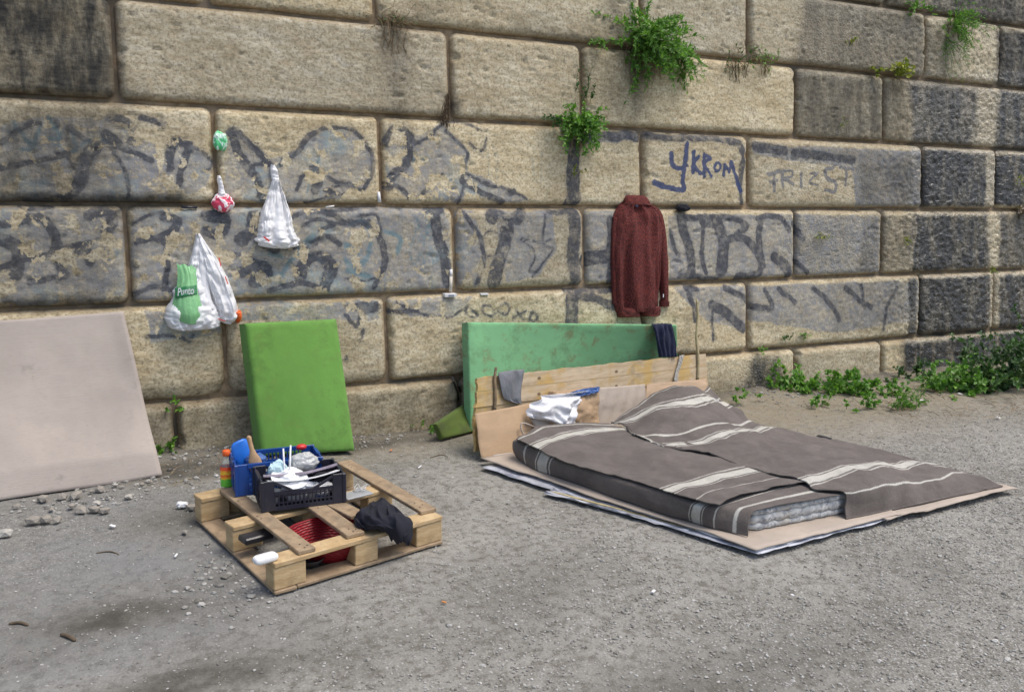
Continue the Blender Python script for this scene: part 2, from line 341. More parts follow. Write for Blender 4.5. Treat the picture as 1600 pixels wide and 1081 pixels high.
WETP = [[(1420,110),(1800,110),(1800,800),(1400,800),(1420,320)], [(1225,330),(1800,330),(1800,440),(1225,440)], [(1160,556),(1215,556),(1240,680),(1120,680)], [(1180,228),(1800,240),(1800,330),(1240,330)], [(1240,-60),(1800,-60),(1800,130),(1240,106)]]
P_WET = [[UV(*p) for p in g] for g in WETP]; WETA = [1.0, .55, 1.0, .3, .45]
def poly_soft(u, z, poly, soft):
    d = seg_d(u, z, poly+[poly[0]]); ins = inpoly(u, z, poly); sdv = np.where(ins, d, -d)
    return sstep(-soft, soft, sdv)
def bb_hit(u, z, pts, pad):
    a = np.array(pts); return not (a[:, 0].max()+pad < u.min() or a[:, 0].min()-pad > u.max() or a[:, 1].max()+pad < z.min() or a[:, 1].min()-pad > z.max())
def paint_attrs(u, z):
    wu = u+(fbm(u*9, z*9, 3, 1)-.5)*.035; wz = z+(fbm(u*9+40, z*9, 3, 2)-.5)*.035
    def strokes(S):
        v = np.zeros(u.shape)
        for pts, wd in S:
            if bb_hit(u, z, pts, wd+.06): v = np.maximum(v, np.clip(.5+(wd*.5-seg_d(wu, wz, pts))/.05, 0, 1))
        return v
    dark, blue, navy, gl = strokes(S_DARK), strokes(S_BLUE), strokes(S_NAVY), strokes(S_GL)
    grey = np.zeros(u.shape)
    for g in P_GREY:
        if bb_hit(u, z, g, .05): grey = np.maximum(grey, poly_soft(wu, wz, g, .035))
    st = np.zeros(u.shape); su = u+(fbm(u*7, z*2.2, 4, 5)-.5)*.15; sz = z+(fbm(u*6+9, z*6, 3, 6)-.5)*.05
    for g, a, s in P_ST:
        if bb_hit(u, z, g, s+.08): st = np.maximum(st, a*poly_soft(su, sz, g, s*1.9))
    wet = np.zeros(u.shape)
    for g, a in zip(P_WET, WETA):
        if bb_hit(u, z, g, .2): wet = np.maximum(wet, a*poly_soft(su, sz, g, .12))
    flat = lambda *a: np.stack([q.ravel() for q in a], -1)
    return dict(paint=flat(dark, grey, np.maximum(blue, 0), navy), weather=flat(st, wet, gl, np.ones_like(u)))

def stone_material(name):
    b = NB(name); P = b.pos
    pa = b.attr('paint'); pc = b.sep(pa.outputs['Color']); we = b.attr('weather'); wc = b.sep(we.outputs['Color']); tone = b.attr('tone').outputs['Fac']; edge = b.attr('edge').outputs['Fac']
    band = b.scale(P, (1, 1, 3.2))
    n1 = b.noise(2.2, 6, band, .62); n2 = b.noise(14, 6, band, .65); n3 = b.noise(60, 4, P, .6); n4 = b.noise(5, 5, P, .6)
    c = b.ramp(n1, [(.28, (.50, .43, .29)), (.5, (.62, .555, .405)), (.72, (.73, .68, .53))])
    c = b.mix(b.rng(n2, .35, .7), b.mix(1, c, (.72, .68, .60), 'MULTIPLY'), c)
    c = b.mix(b.rng(n4, .52, .75, 0, .5), c, (.46, .36, .22))
    c = b.mix(b.rng(n3, .34, .56, .6, 0), c, (.17, .135, .08)); n6 = b.noise(30, 5, band, .75); c = b.mix(b.rng(n6, .33, .45, .4, 0), c, (.13, .10, .06))
    c = b.mix(1, c, b.mix(tone, (.80, .80, .82), (1.12, 1.08, 1.0)), 'MULTIPLY')
    # dirt held in the arrises (edge = 0 at the joint)
    ed = b.rng(b.math('ADD', edge, b.math('MULTIPLY', n2, .5)), .25, 1.05, 1, 0)
    c = b.mix(b.math('MULTIPLY', ed, .5), c, (.23, .15, .075))
    # paint: grey fill, charcoal, teal, navy, with flaked patches
    flake_n = b.noise(9, 5, P, .6, .4)
    left = b.rng(b.sep(P)[0], 2.6, 3.3, 1, 0)
    flake = b.math('MULTIPLY', b.rng(flake_n, .545, .575), left)
    hard = b.noise(38, 4, P, .7); 
    def cov(v, lo=.40, hi=.60): return b.rng(b.math('ADD', v, b.math('MULTIPLY', b.math('SUBTRACT', hard, .5), .55)), lo, hi)
    worn = b.rng(b.noise(24, 5, P, .7), .28, .62, .35, 1)
    keep = b.math('SUBTRACT', 1, flake, clamp=True)
    g = b.math('MULTIPLY', b.math('MULTIPLY', cov(pc[1]), keep), b.math('MULTIPLY', worn, b.rng(n4, .3, .65, .55, .95)))
    c = b.mix(g, c, b.mix(b.math('MULTIPLY', left, b.rng(b.noise(3.5, 4, P), .5, .64)), b.mix(n2, (.15, .155, .17), (.27, .28, .29)), (.22, .28, .30)))
    c = b.mix(b.math('MULTIPLY', b.math('MULTIPLY', cov(pc[2], .4, .8), keep), .7), c, (.10, .19, .22))
    d = b.math('MULTIPLY', b.math('MULTIPLY', cov(pc[0]), keep), b.rng(b.noise(16, 6, P, .75),   .36, .56, .35, .88))
    c = b.mix(b.math('MULTIPLY', b.math('MULTIPLY', b.rng(pc[0], .02, .6), keep), .30), c, (.10, .105, .12))
    c = b.mix(d, c, b.mix(n2, (.022, .025, .035), (.065, .07, .085)))
    c = b.mix(b.math('MULTIPLY', cov(wc[2]), .8), c, (.13, .135, .15))
    c = b.mix(b.math('MULTIPLY', cov(pa.outputs['Alpha']), .92), c, (.03, .05, .13))
    # weathering: biofilm and seepage
    st = b.math('MULTIPLY', wc[0], b.rng(b.noise(5, 6, b.scale(P, (1.7, 1, .45)), .72), .25, .62, .50, 1.08))
    dk = b.mix(b.rng(n2, .3, .72), (.009, .009, .009), (.044, .041, .033))
    c = b.mix(b.math('MULTIPLY', st, .93, clamp=True), c, dk)
    # pores
    vo = b.voro(26, b.scale(P, (1, 1, 2.6))); pit = b.rng(b.math('ADD', vo.outputs['Distance'], b.math('MULTIPLY', b.noise(7, 3), .55)), .30, .37, 1, 0)
    c = b.mix(b.math('MULTIPLY', pit, .8), c, (.035, .027, .016))
    h = b.math('ADD', b.math('MULTIPLY', n3, .5), b.math('MULTIPLY', b.noise(170, 3, P, .6), .35))
    h = b.math('SUBTRACT', h, b.math('MULTIPLY', pit, .9)); h = b.math('ADD', h, b.math('MULTIPLY', wc[1], b.math('MULTIPLY', b.noise(60, 2, P, .5), 2.6)))
    nrm = b.bump(h, .55, .010)
    rough = b.rng(wc[1], .25, .95, .9, .36)
    b._in(b.p.inputs['Coat Weight'], b.math('MULTIPLY', wc[1], .30)); b.p.inputs['Coat Roughness'].default_value = .12; b.L(nrm, b.p.inputs['Coat Normal'])
    return b.fin(c, rough, nrm)
M_STONE = stone_material('weathered_travertine')
b = NB('joint_mortar'); n = b.noise(18, 6); n2 = b.noise(3, 4)
we = b.sep(b.attr('weather').outputs['Color'])
c = b.mix(b.rng(n, .3, .7), (.19, .13, .07), (.38, .28, .17)); c = b.mix(b.rng(n2, .4, .65), c, (.15, .12, .085))
c = b.mix(b.math('MULTIPLY', we[0], .85, clamp=True), c, (.03, .027, .02))
M_MORTAR = b.fin(c, .9, b.bump(b.noise(90, 4), .5, .006))

wall = empty('stone_wall', (4.0, 0.0, 0.0), 'huge battered embankment wall of rusticated travertine blocks covered in faded graffiti and black seepage', 'wall')
H = .6; Lh, Ls = 1.7879*H, 3.5631*H; per = Lh+Ls
ax0, bx0 = .6778*H, 1.5741*H              # first joints of the two alternating courses
def joints(kind):
    J = []
    st = ax0-per*2 if kind == 'A' else bx0-per*2
    x = st
    for k in range(8):
        if kind == 'A': J += [x, x+Ls]
        else: J += [x, x+Lh]
        x += per
    return [j for j in J if -4.2 < j < 15.5]
PROUD = .055
def axis_pts(L, step):
    e = np.array([0, .003, .009, .017, .027, .038, .05])
    n = max(3, int((L-.1)/step)); return np.concatenate([e, np.linspace(.05, L-.05, n+1)[1:-1], (L-e)[::-1]])
bi = 0
JNT = []
def stone(u0, u1, z0, z1, proud=PROUD, step=.0125, rnd=.0, low=0.0):
    global bi
    bi += 1; g = .010
    # tight inside the view, coarse outside it
    vis = (u1 > -.5 and u0 < 9.6 and z0 < 3.75)
    st = step if vis else .12
    us = u0+g+axis_pts(u1-u0-2*g, st); zs = z0+g+axis_pts(z1-z0-2*g, st)
    U_, Z_ = np.meshgrid(us, zs); r = random.Random(bi)
    eu = np.minimum(U_-us[0], us[-1]-U_); ez = np.minimum(Z_-zs[0], zs[-1]-Z_)
    ir = (fbm(U_*7, Z_*7, 3, 3)-.5)*.022+(fbm(U_*2, Z_*2, 2, 4)-.5)*.02
    R = .054+r.uniform(-.012, .012)+ir+low*sstep(z0+.25, z0, Z_)*fbm(U_*3, Z_*3, 3, 2)*.35
    R = np.maximum(R, .02)
    a = np.clip(1-eu/R, 0, 1); bb = np.clip(1-ez/R, 0, 1)
    t = np.clip(np.sqrt(a*a+bb*bb), 0, 1); prof = np.sqrt(np.clip(1-t*t, 0, 1))
    ramp_ = .010+.022*sstep(6.2, 7.4, U_)
    rough = (fbm(U_*3.5, Z_*4, 3, 1)-.5)*.018+(fbm(U_*30, Z_*40, 3, 2, .65)-.5)*ramp_
    pits = sstep(.75, .84, fbm(U_*16, Z_*38, 2, 6))*.011*(fbm(U_*1.2, Z_*1.2, 2, 7) > .5)
    for q in range(r.randint(2, 6)):         # chipped arrises and knocked corners
        side = r.randint(0, 3); cu = r.uniform(us[0], us[-1]) if side < 2 else (us[0], us[-1])[side-2]; cz = (zs[0], zs[-1])[side] if side < 2 else r.uniform(zs[0], zs[-1]); cr = r.uniform(.02, .06)
        dd = np.hypot(U_-cu, (Z_-cz)*1.3)+(fbm(U_*22, Z_*22, 2, 5)-.5)*.05; prof = prof*(1-.55*sstep(cr, cr*.4, dd))
    tilt = (U_-u0)/(u1-u0)*r.uniform(-.008, .008)+(Z_-z0)/H*r.uniform(-.007, .007)+r.uniform(-.006, .006)
    off = prof*(proud+tilt+rough-pits)-.004
    V = np.stack([U_, BAT*(Z_-Z4)-off, Z_], -1)
    V[..., 0] += (fbm(U_*4, Z_*4, 2, 5)-.5)*.012*(1-prof); V[..., 2] += (fbm(U_*4+30, Z_*4, 2, 5)-.5)*.010*(1-prof)
    at = paint_attrs(U_, Z_)
    at['tone'] = np.full(U_.size, r.random()); at['edge'] = np.clip(np.minimum(eu, ez)/.045, 0, 1).ravel()
    mesh_np('stone_block', V.reshape(-1, 3), grid_faces(*U_.shape), M_STONE, wall, attrs=at, origin=(float((u0+u1)/2), float(BAT*(z0-Z4)), float(z0)))
for k in range(-3, 5):                          # course index, 4 = plinth
    zt = Z4+(4-k)*H; zb = zt-H
    if k == 4:
        z0, z1 = Z4, Z4-.6
        J = [j for j in joints('A') if j > 2.3 or j < -.5]+[.02, .62]
        J.sort()
        for a, c in zip(J[:-1], J[1:]):
            stone(a, c, z1, z0, proud=.075, low=.0, step=.016)
        continue
    J = joints('A' if k % 2 == 0 else 'B')
    for a, c in zip(J[:-1], J[1:]):
        if k == -3 and False: continue
        stone(a, c, zt-H, zt, low=.5 if (k == 3 and c < 2.6) else 0)
# course -3 tops the modelled wall; a coping closes it
ug = np.arange(-3.6, 15.0, .06); zg = np.arange(-.4, Z4+7*H+H, .06)
UU, ZZ = np.meshgrid(ug, zg); at = paint_attrs(UU, ZZ)
V = np.stack([UU, BAT*(ZZ-Z4)+.002+(fbm(UU*5, ZZ*5, 3)-.5)*.006, ZZ], -1)
mesh_np('mortar', V, grid_faces(*UU.shape), M_MORTAR, wall, attrs=dict(weather=at['weather']))
b_ = MB(); ztop = Z4+7*H+H
b_.box((5.7, BAT*(ztop-Z4)+.45, ztop+.1), (9.4, 0, 0), (0, .55, 0), (0, 0, .1), .03); b_.build('coping', simple('coping_stone', (.36, .31, .22), .85, .2, 3, .5, 40), wall)
b_ = MB(); b_.box((5.7, 1.4, 2.2), (9.3, 0, 0), (0, .6, 0), (0, 0, 2.7), 0); b_.build('wall_core', M_MORTAR, wall)

# ================================================================ GROUND
def tanh_grid(lo, hi, a, b_, step, grow=1.25):
    core = np.arange(a, b_, step); L = [a]; s = step
    while L[-1] > lo: s *= grow; L.append(L[-1]-s)
    Rr = [core[-1]]; s = step
    while Rr[-1] < hi: s *= grow; Rr.append(Rr[-1]+s)
    return np.concatenate([np.array(L[1:])[::-1], core, Rr[1:]])
def ground_h(x, y):
    h = (fbm(x*.9, y*.9, 3, 2)-.5)*.03+(fbm(x*5, y*5, 3, 3)-.5)*.012
    # silt banked against the wall, deeper on the left and at the right-hand weeds
    bank = sstep(-.42, -.02, y)*(.05*sstep(2.6, .5, x)+.05*sstep(4.6, 5.2, x))
    h = h+bank*(.6+.8*fbm(x*4, y*4, 3, 5))
    near = np.clip(1-np.abs(y+2.4)/2.6, 0, 1)
    return h*(1-.55*near)-.012
gx = tanh_grid(-45, 60, -.9, 8.2, .02); gy = tanh_grid(-45, .3, -4.3, .1, .02); gy = gy[gy < .12]
GX, GY = np.meshgrid(gx, gy)
GZ = ground_h(GX, GY)+(fbm(GX*28, GY*28, 2, 6)-.5)*.007
def ell(x, y, cx, cy, rx, ry): return np.exp(-(((x-cx)/rx)**2+((y-cy)/ry)**2))
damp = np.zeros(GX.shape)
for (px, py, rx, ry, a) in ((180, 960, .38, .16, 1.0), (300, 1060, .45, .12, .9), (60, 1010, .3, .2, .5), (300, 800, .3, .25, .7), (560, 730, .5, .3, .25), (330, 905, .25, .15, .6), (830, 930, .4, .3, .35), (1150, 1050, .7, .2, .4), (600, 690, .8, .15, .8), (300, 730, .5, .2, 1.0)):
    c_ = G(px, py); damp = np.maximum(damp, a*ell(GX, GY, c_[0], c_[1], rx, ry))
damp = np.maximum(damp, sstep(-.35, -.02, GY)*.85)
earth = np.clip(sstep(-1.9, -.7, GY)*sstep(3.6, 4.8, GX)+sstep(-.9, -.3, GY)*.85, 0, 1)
blue = sstep(1.3, .4, GX+(fbm(GX*2, GY*2, 3)-.5)*1.0)*sstep(-2.9, -2.3, GY)  # bluish skylight and shade on the left ground, painted into the soil colour
smooth = sstep(.58, .44, fbm(GX*.8+3, GY*.8, 3, 4)+sstep(1.2, 3.0, GX)*.18-.10*blue)
b = NB('gravelly_dirt'); P = b.pos; gc = b.sep(b.attr('soil').outputs['Color'])
n1 = b.noise(1.3, 6, P, .62); n2 = b.noise(22, 6, P, .7); n3 = b.noise(130, 3, P, .6); n5 = b.noise(6, 5, P, .65)
c = b.mix(b.rng(n1, .3, .7), (.168, .160, .140), (.272, .262, .236))
c = b.mix(b.rng(n5, .35, .7, 0, .5), c, (.30, .29, .262))
c = b.mix(b.rng(n2, .34, .56, .75, 0), c, (.09, .08, .062))
vo = b.voro(75); c = b.mix(b.math('MULTIPLY', b.rng(vo.outputs['Distance'], .10, .34, 1, 0), b.math('MULTIPLY', b.rng(b.noise(40, 2), .48, .6), b.math('SUBTRACT', 1, b.math('MULTIPLY', gc[2], .7)))), c, (.50, .48, .44))
sp = b.noise(85, 3, P, .75); c = b.mix(b.math('MULTIPLY', b.rng(sp, .36, .48, 1, 0), b.math('SUBTRACT', .6, b.math('MULTIPLY', gc[2], .4))), c, (.07, .065, .05)); c = b.mix(b.math('MULTIPLY', b.rng(sp, .56, .66), b.math('SUBTRACT', .75, b.math('MULTIPLY', gc[2], .5))), c, (.46, .44, .40))
c = b.mix(b.math('MULTIPLY', gc[1], b.rng(n5, .25, .6, .5, .95)), c, b.mix(n2, (.155, .125, .080), (.27, .235, .165)))
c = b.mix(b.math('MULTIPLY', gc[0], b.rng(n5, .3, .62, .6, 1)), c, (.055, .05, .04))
bl = b.attr('sky_tint').outputs['Fac']; c = b.mix(b.math('MULTIPLY', b.math('MULTIPLY', bl, b.math('SUBTRACT', 1, gc[0], clamp=True)), b.rng(n1, .3, .7, .3, .7)), c, (.135, .142, .150))
h = b.math('ADD', b.math('MULTIPLY', n2, .7), b.math('MULTIPLY', n3, .5)); h = b.math('ADD', h, b.math('MULTIPLY', vo.outputs['Distance'], -.5))
M_GROUND = b.fin(c, .92, b.bump(h, .55, .012))
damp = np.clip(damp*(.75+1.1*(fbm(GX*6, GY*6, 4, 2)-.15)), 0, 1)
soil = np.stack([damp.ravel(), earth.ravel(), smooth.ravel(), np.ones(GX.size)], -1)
tag(mesh_np('ground', np.stack([GX, GY, GZ], -1), grid_faces(*GX.shape), M_GROUND, origin=(0, 0, 0), attrs=dict(soil=soil, sky_tint=blue.ravel())), kind='structure')
# ---- gravel
def pebbles(name, X, Y, R, mat, zlift=.25, flat=.6, label=None):
    ico = []; t = (1+5**.5)/2
    base = np.array([(-1,t,0),(1,t,0),(-1,-t,0),(1,-t,0),(0,-1,t),(0,1,t),(0,-1,-t),(0,1,-t),(t,0,-1),(t,0,1),(-t,0,-1),(-t,0,1)], float); base /= np.linalg.norm(base[0])
    fc = np.array([(0,11,5),(0,5,1),(0,1,7),(0,7,10),(0,10,11),(1,5,9),(5,11,4),(11,10,2),(10,7,6),(7,1,8),(3,9,4),(3,4,2),(3,2,6),(3,6,8),(3,8,9),(4,9,5),(2,4,11),(6,2,10),(8,6,7),(9,8,1)])
    n = len(X); ang = rng.random(n)*6.283; jit = 1+(rng.random((n, 12, 1))-.5)*.55
    sc = np.stack([R*(.8+.6*rng.random(n)), R*(.7+.4*rng.random(n)), R*flat*(.7+.5*rng.random(n))], -1)
    V = base[None]*jit*sc[:, None, :]
    ca, sa = np.cos(ang)[:, None], np.sin(ang)[:, None]
    x = V[..., 0]*ca-V[..., 1]*sa; y = V[..., 0]*sa+V[..., 1]*ca
    Z = ground_h(X, Y)+R*zlift
    V = np.stack([x+X[:, None], y+Y[:, None], V[..., 2]+Z[:, None]], -1)
    F = (fc[None]+np.arange(n)[:, None, None]*12).reshape(-1, 3)
    tone = np.repeat(rng.random(n), 12)
    return mesh_np(name, V.reshape(-1, 3), F, mat, smooth=False, origin=(3, -2, 0), attrs=dict(tone=tone))
b = NB('pebble'); tn = b.attr('tone').outputs['Fac']; c = b.ramp(tn, [(0, (.12, .115, .10)), (.35, (.24, .232, .215)), (.7, (.35, .345, .325)), (.95, (.40, .39, .37)), (1, (.50, .49, .47))])
M_PEB = b.fin(b.mix(b.rng(b.noise(60, 3), .3, .7, 0, .4), c, (.18, .16, .13)), .9)
def scatter(n, dens):
    xs, ys = [], []
    while len(xs) < n:
        x = -.6+rng.random(20000)*7.6; y = -4.3+rng.random(20000)*4.2
        ok = (rng.random(20000) < dens(x, y)); xs += list(x[ok]); ys += list(y[ok])
    return np.array(xs[:n]), np.array(ys[:n])
def dens(x, y):
    cl = fbm(x*1.4, y*1.4, 3, 3); near = sstep(-1.0, -3.2, y)
    gravel = sstep(.9, 2.6, x+(cl-.5)*1.5+.9*sstep(-2.9, -3.6, y)+.6*sstep(-2.6,-3.2,y))
    return np.clip(.10+.9*gravel*near*sstep(.30, .62, cl+.1)+.10*sstep(-.5, -.1, y), 0, 1)
X, Y = scatter(52000, dens); R = .0026+.0045*rng.random(len(X))**2.5
tag(pebbles('gravel', X, Y, R, M_PEB), 'pale gravel and grit strewn over the dirt', 'gravel', kind='stuff')
X, Y = scatter(1100, dens); R = .006+.006*rng.random(len(X))**3
tag(pebbles('coarse_gravel', X, Y, R, M_PEB, .2), 'coarser pebbles lying among the grit', 'gravel', kind='stuff')
# ================================================================ SHEETS, SLABS, CLOTH HELPERS
def sheet(name, front, depth_vec, mat, parent=None, n=(30, 30), f=None, origin=None, uvattr=False, smooth=True, mats=None, back_mat=None):
    """front(s,t)->(n,m,3) surface, s along rows, t along columns, closed with a back depth_vec behind"""
    s, t = np.meshgrid(np.linspace(0, 1, n[0]), np.linspace(0, 1, n[1]), indexing='ij')
    V = front(s, t); nn, m = s.shape; dv = np.asarray(depth_vec, float)
    B = V+dv if dv.ndim == 1 else V+dv
    VV = np.concatenate([V.reshape(-1, 3), B.reshape(-1, 3)]); N = nn*m
    F = [grid_faces(nn, m), grid_faces(nn, m, flip=True)+N]
    def strip(idx):
        a = idx[:-1]; c = idx[1:]; return np.stack([c, a, a+N, c+N], -1)
    F.append(strip(np.arange(m))); F.append(strip((nn-1)*m+np.arange(m))[:, ::-1])
    F.append(strip(np.arange(nn)*m)[:, ::-1]); F.append(strip(np.arange(nn)*m+m-1))
    at = dict(s=np.concatenate([s.ravel(), s.ravel()]), t=np.concatenate([t.ravel(), t.ravel()])) if uvattr else None
    return mesh_np(name, VV, np.concatenate(F), mat, parent, origin, smooth, attrs=at)
def bil(c, s, t):                              # c: 00,01,11,10 = (s0t0),(s0t1),(s1t1),(s1t0)
    s = s[..., None]; t = t[..., None]; c = [np.asarray(q, float) for q in c]
    return (c[0]*(1-t)+c[1]*t)*(1-s)+(c[3]*(1-t)+c[2]*t)*s
def gridsurf(rows, svals=None):
    """rows of control points (world), Catmull-Rom both ways; returns f(s,t)"""
    R_ = [np.array(r, float) for r in rows]
    def interp1(P, t):                        # P (k,3) at t in 0..1
        k = len(P); x = np.clip(t*(k-1), 0, k-1-1e-9); i = np.floor(x).astype(int); f = (x-i)[..., None]
        g = lambda q: P[np.clip(q, 0, k-1)]
        p0, p1, p2, p3 = g(i-1), g(i), g(i+1), g(i+2)
        return .5*((2*p1)+(-p0+p2)*f+(2*p0-5*p1+4*p2-p3)*f*f+(-p0+3*p1-3*p2+p3)*f**3)
    sv = np.linspace(0, 1, len(R_)) if svals is None else np.asarray(svals, float)
    def f(s, t):
        C = np.stack([interp1(r, t) for r in R_])          # (k,n,m,3)
        k = len(sv); i = np.clip(np.searchsorted(sv, s, side='right')-1, 0, k-2)
        fr = ((s-sv[i])/(sv[i+1]-sv[i]))[..., None]
        I, Jx = np.indices(s.shape); g = lambda q: C[np.clip(q, 0, k-1), I, Jx]
        p0, p1, p2, p3 = g(i-1), g(i), g(i+1), g(i+2)
        # softer tangents keep uneven rows from overshooting
        m1 = (p2-p0)*.5; m2 = (p3-p1)*.5
        h = fr; return (2*h**3-3*h**2+1)*p1+(h**3-2*h**2+h)*m1+(-2*h**3+3*h**2)*p2+(h**3-h**2)*m2
    return f
def unit(v): v = np.asarray(v, float); return v/np.linalg.norm(v)
def foam(name, c, thick, mat, label, cat, rag=.004, n=40, edge=.012):
    """c: four front-face corners TL,TR,BR,BL; rounded arrises, slightly uneven faces"""
    c = [np.asarray(q, float) for q in c]
    nrm = unit(np.cross(c[1]-c[0], c[3]-c[0]))
    if nrm[1] > 0: nrm = -nrm
    L1 = np.linalg.norm(c[1]-c[0]); L2 = np.linalg.norm(c[3]-c[0])
    e = lambda L: np.concatenate([[0, .25*edge, edge], np.linspace(edge, L-edge, n)[1:-1], [L-edge, L-.25*edge, L]])/L
    s, t = np.meshgrid(e(L2), e(L1), indexing='ij'); F_ = bil(c, s, t)
    du = np.minimum(t*L1, (1-t)*L1); dv = np.minimum(s*L2, (1-s)*L2)
    a = np.clip(1-du/edge, 0, 1); b_ = np.clip(1-dv/edge, 0, 1); r = np.clip(np.sqrt(a*a+b_*b_), 0, 1)
    drop = edge*(1-np.sqrt(np.clip(1-r*r, 0, 1)))
    wob = (fbm(s*4, t*5, 3, 3)-.5)*.014
    P = F_-nrm*drop[..., None]+nrm*wob[..., None]*sstep(0, .05, np.minimum(du, dv))[..., None]
    side = (fbm(s*40, t*40, 3, 5)-.5)[..., None]*rag*(unit(c[1]-c[0])+unit(c[0]-c[3]))
    P = P+side*np.clip(r, 0, 1)[..., None]
    # thickness in layers so that the sides can be uneven too
    nn, m = s.shape; rim = np.concatenate([np.arange(m), np.arange(1, nn)*m+m-1, (nn-1)*m+np.arange(m-2, -1, -1), np.arange(nn-2, 0, -1)*m])
    V = [P.reshape(-1, 3)]; rp = P.reshape(-1, 3)[rim]; K = len(rim); off = nn*m
    lay = np.linspace(0, 1, 8)[1:]
    Fs = [grid_faces(nn, m)]; prev = rim
    for q, l in enumerate(lay):
        V.append(rp-nrm*(thick-drop.ravel()[rim][:, None])*l+(rng.random((K, 1))-.5)*rag*.5*unit(c[0]-c[3])); cur = off+q*K+np.arange(K)
        Fs.append(np.stack([prev, cur, np.roll(cur, -1), np.roll(prev, -1)], -1)); prev = cur
    Bk = F_-nrm*thick; V.append(Bk.reshape(-1, 3)); Fs.append(grid_faces(nn, m, flip=True)+off+len(lay)*K)
    o = mesh_np(name, np.concatenate(V), np.concatenate(Fs), mat, smooth=True); return tag(o, label, cat)
def solid_cloth(name, V, mat, th=.004, parent=None, attrs=None, origin=None):
    """(n,m,3) surface made into cloth of real thickness"""
    n, m, _ = V.shape; du = np.gradient(V, axis=0); dv = np.gradient(V, axis=1); N = np.cross(du, dv); N /= np.linalg.norm(N, axis=2)[..., None]+1e-9
    B = V-N*th; VV = np.concatenate([V.reshape(-1, 3), B.reshape(-1, 3)]); K = n*m
    def strip(idx, flip=False):
        a = idx[:-1]; c = idx[1:]; f = np.stack([c, a, a+K, c+K], -1); return f[:, ::-1] if flip else f
    F = [grid_faces(n, m), grid_faces(n, m, flip=True)+K, strip(np.arange(m)), strip((n-1)*m+np.arange(m), True), strip(np.arange(n)*m, True), strip(np.arange(n)*m+m-1)]
    at = {k: np.concatenate([v.ravel(), v.ravel()]) for k, v in (attrs or {}).items()}
    return mesh_np(name, VV, np.concatenate(F), mat, parent, origin, True, attrs=at)

# ---------------------------------------------------------------- materials of the things
def foam_mat(name, c, spot, amt, edge_c):
    b = NB(name); ob = b.obj(); n1 = b.noise(3, 5, ob, .6); n2 = b.noise(9, 6, ob, .7, .3); n3 = b.noise(70, 3, ob)
    col_ = b.mix(b.rng(n1, .3, .7), tuple(x*.9 for x in c), tuple(x*1.08 for x in c))
    col_ = b.mix(b.math('MULTIPLY', b.rng(n2, .52, .66), amt), col_, spot)
    v = b.voro(9, ob); sp = b.rng(v.outputs['Distance'], .03, .06, 1, 0); col_ = b.mix(b.math('MULTIPLY', sp, b.rng(b.noise(4, 2, ob), .5, .6)), col_, edge_c)
    col_ = b.mix(b.math('MULTIPLY', b.rng(b.noise(3.1, 6, ob, .75), .50, .66), .5), col_, edge_c)
    return b.fin(col_, .88, b.bump(b.math('ADD', n3, b.noise(300, 2, ob)), .25, .003), Sheen_Weight=.1)
M_GREEN = foam_mat('bright_green_foam', (.112, .262, .042), (.13, .15, .035), .28, (.07, .13, .025))
M_MINT = foam_mat('mint_green_foam', (.185, .42, .20), (.20, .20, .09), .75, (.10, .16, .07))
M_OLIVE = foam_mat('olive_green_foam', (.07, .11, .012), (.06, .07, .02), .6, (.03, .04, .01))
def card_mat(name, c, amt=.25, sc=2.2):
    b = NB(name); ob = b.obj(); n1 = b.noise(sc, 5, ob, .6); n2 = b.noise(30, 4, b.scale(ob, (1, 1, 5)), .6)
    wv = b.noise(4, 3, b.scale(ob, (.4, .4, 60)))
    col_ = b.mix(b.rng(n1, .3, .7), tuple(x*.88 for x in c), tuple(x*1.06 for x in c)); col_ = b.mix(b.rng(n2, .45, .75, 0, amt), col_, tuple(x*.65 for x in c))
    col_ = b.mix(b.math('MULTIPLY', b.rng(b.noise(5, 6, ob, .7), .60, .72), .45), col_, tuple(x*.5 for x in c))
    return b.fin(col_, .82, b.bump(b.math('ADD', wv, b.math('MULTIPLY', b.noise(9, 4, ob), 1.5)), .25, .004))
M_CARD = card_mat('pinkish_grey_cardboard', (.365, .315, .275)); M_CARD2 = card_mat('pale_tan_cardboard', (.40, .335, .275)); M_KRAFT = card_mat('kraft_cardboard', (.40, .275, .165), .3)
M_CARDEDGE = card_mat('dark_kraft', (.25, .17, .10))
M_NEWS = simple('printed_paper', (.42, .43, .47), .6, .3, 14, .2, 60, .002, (.12, .13, .22), .6)
M_WHITEPAPER = simple('white_paper', (.72, .72, .73), .6, .06, 8, .3, 30, .002)
def wood_mat(name, c1, c2, yellow=None, ax=(1, 1, 1), knots=True, grime=.4):
    b = NB(name); ob = b.scale(b.obj(), ax); n1 = b.noise(9, 5, ob, .6, .6); n2 = b.noise(40, 4, ob, .7, .3); iso = b.obj(); n3 = b.noise(3.5, 5, iso, .6)
    c = b.mix(b.rng(n1, .3, .7), c1, c2); c = b.mix(b.rng(n2, .5, .75, 0, .45), c, tuple(x*.45 for x in c1))
    if yellow: c = b.mix(b.math('MULTIPLY', b.rng(n3, .46, .62), .75), c, yellow)
    c = b.mix(b.math('MULTIPLY', b.rng(b.noise(6, 6, iso, .7), .5, .72), grime), c, (.12, .10, .075))
    if knots:
        v = b.voro(5.5, b.scale(iso, (1, 1, 1.6))); k = b.rng(v.outputs['Distance'], .07, .13, 1, 0); c = b.mix(b.math('MULTIPLY', k, .85), c, (.10, .055, .025))
    return b.fin(c, .8, b.bump(b.math('ADD', n1, n2), .4, .004))
M_PLANK = wood_mat('old_yellowed_planks', (.42, .31, .19), (.56, .45, .31), (.47, .30, .075), (.25, 1, 4), True, .35)
M_STICK = simple('bare_stick_bark', (.20, .145, .085), .85, .35, 20, .5, 60, .004)
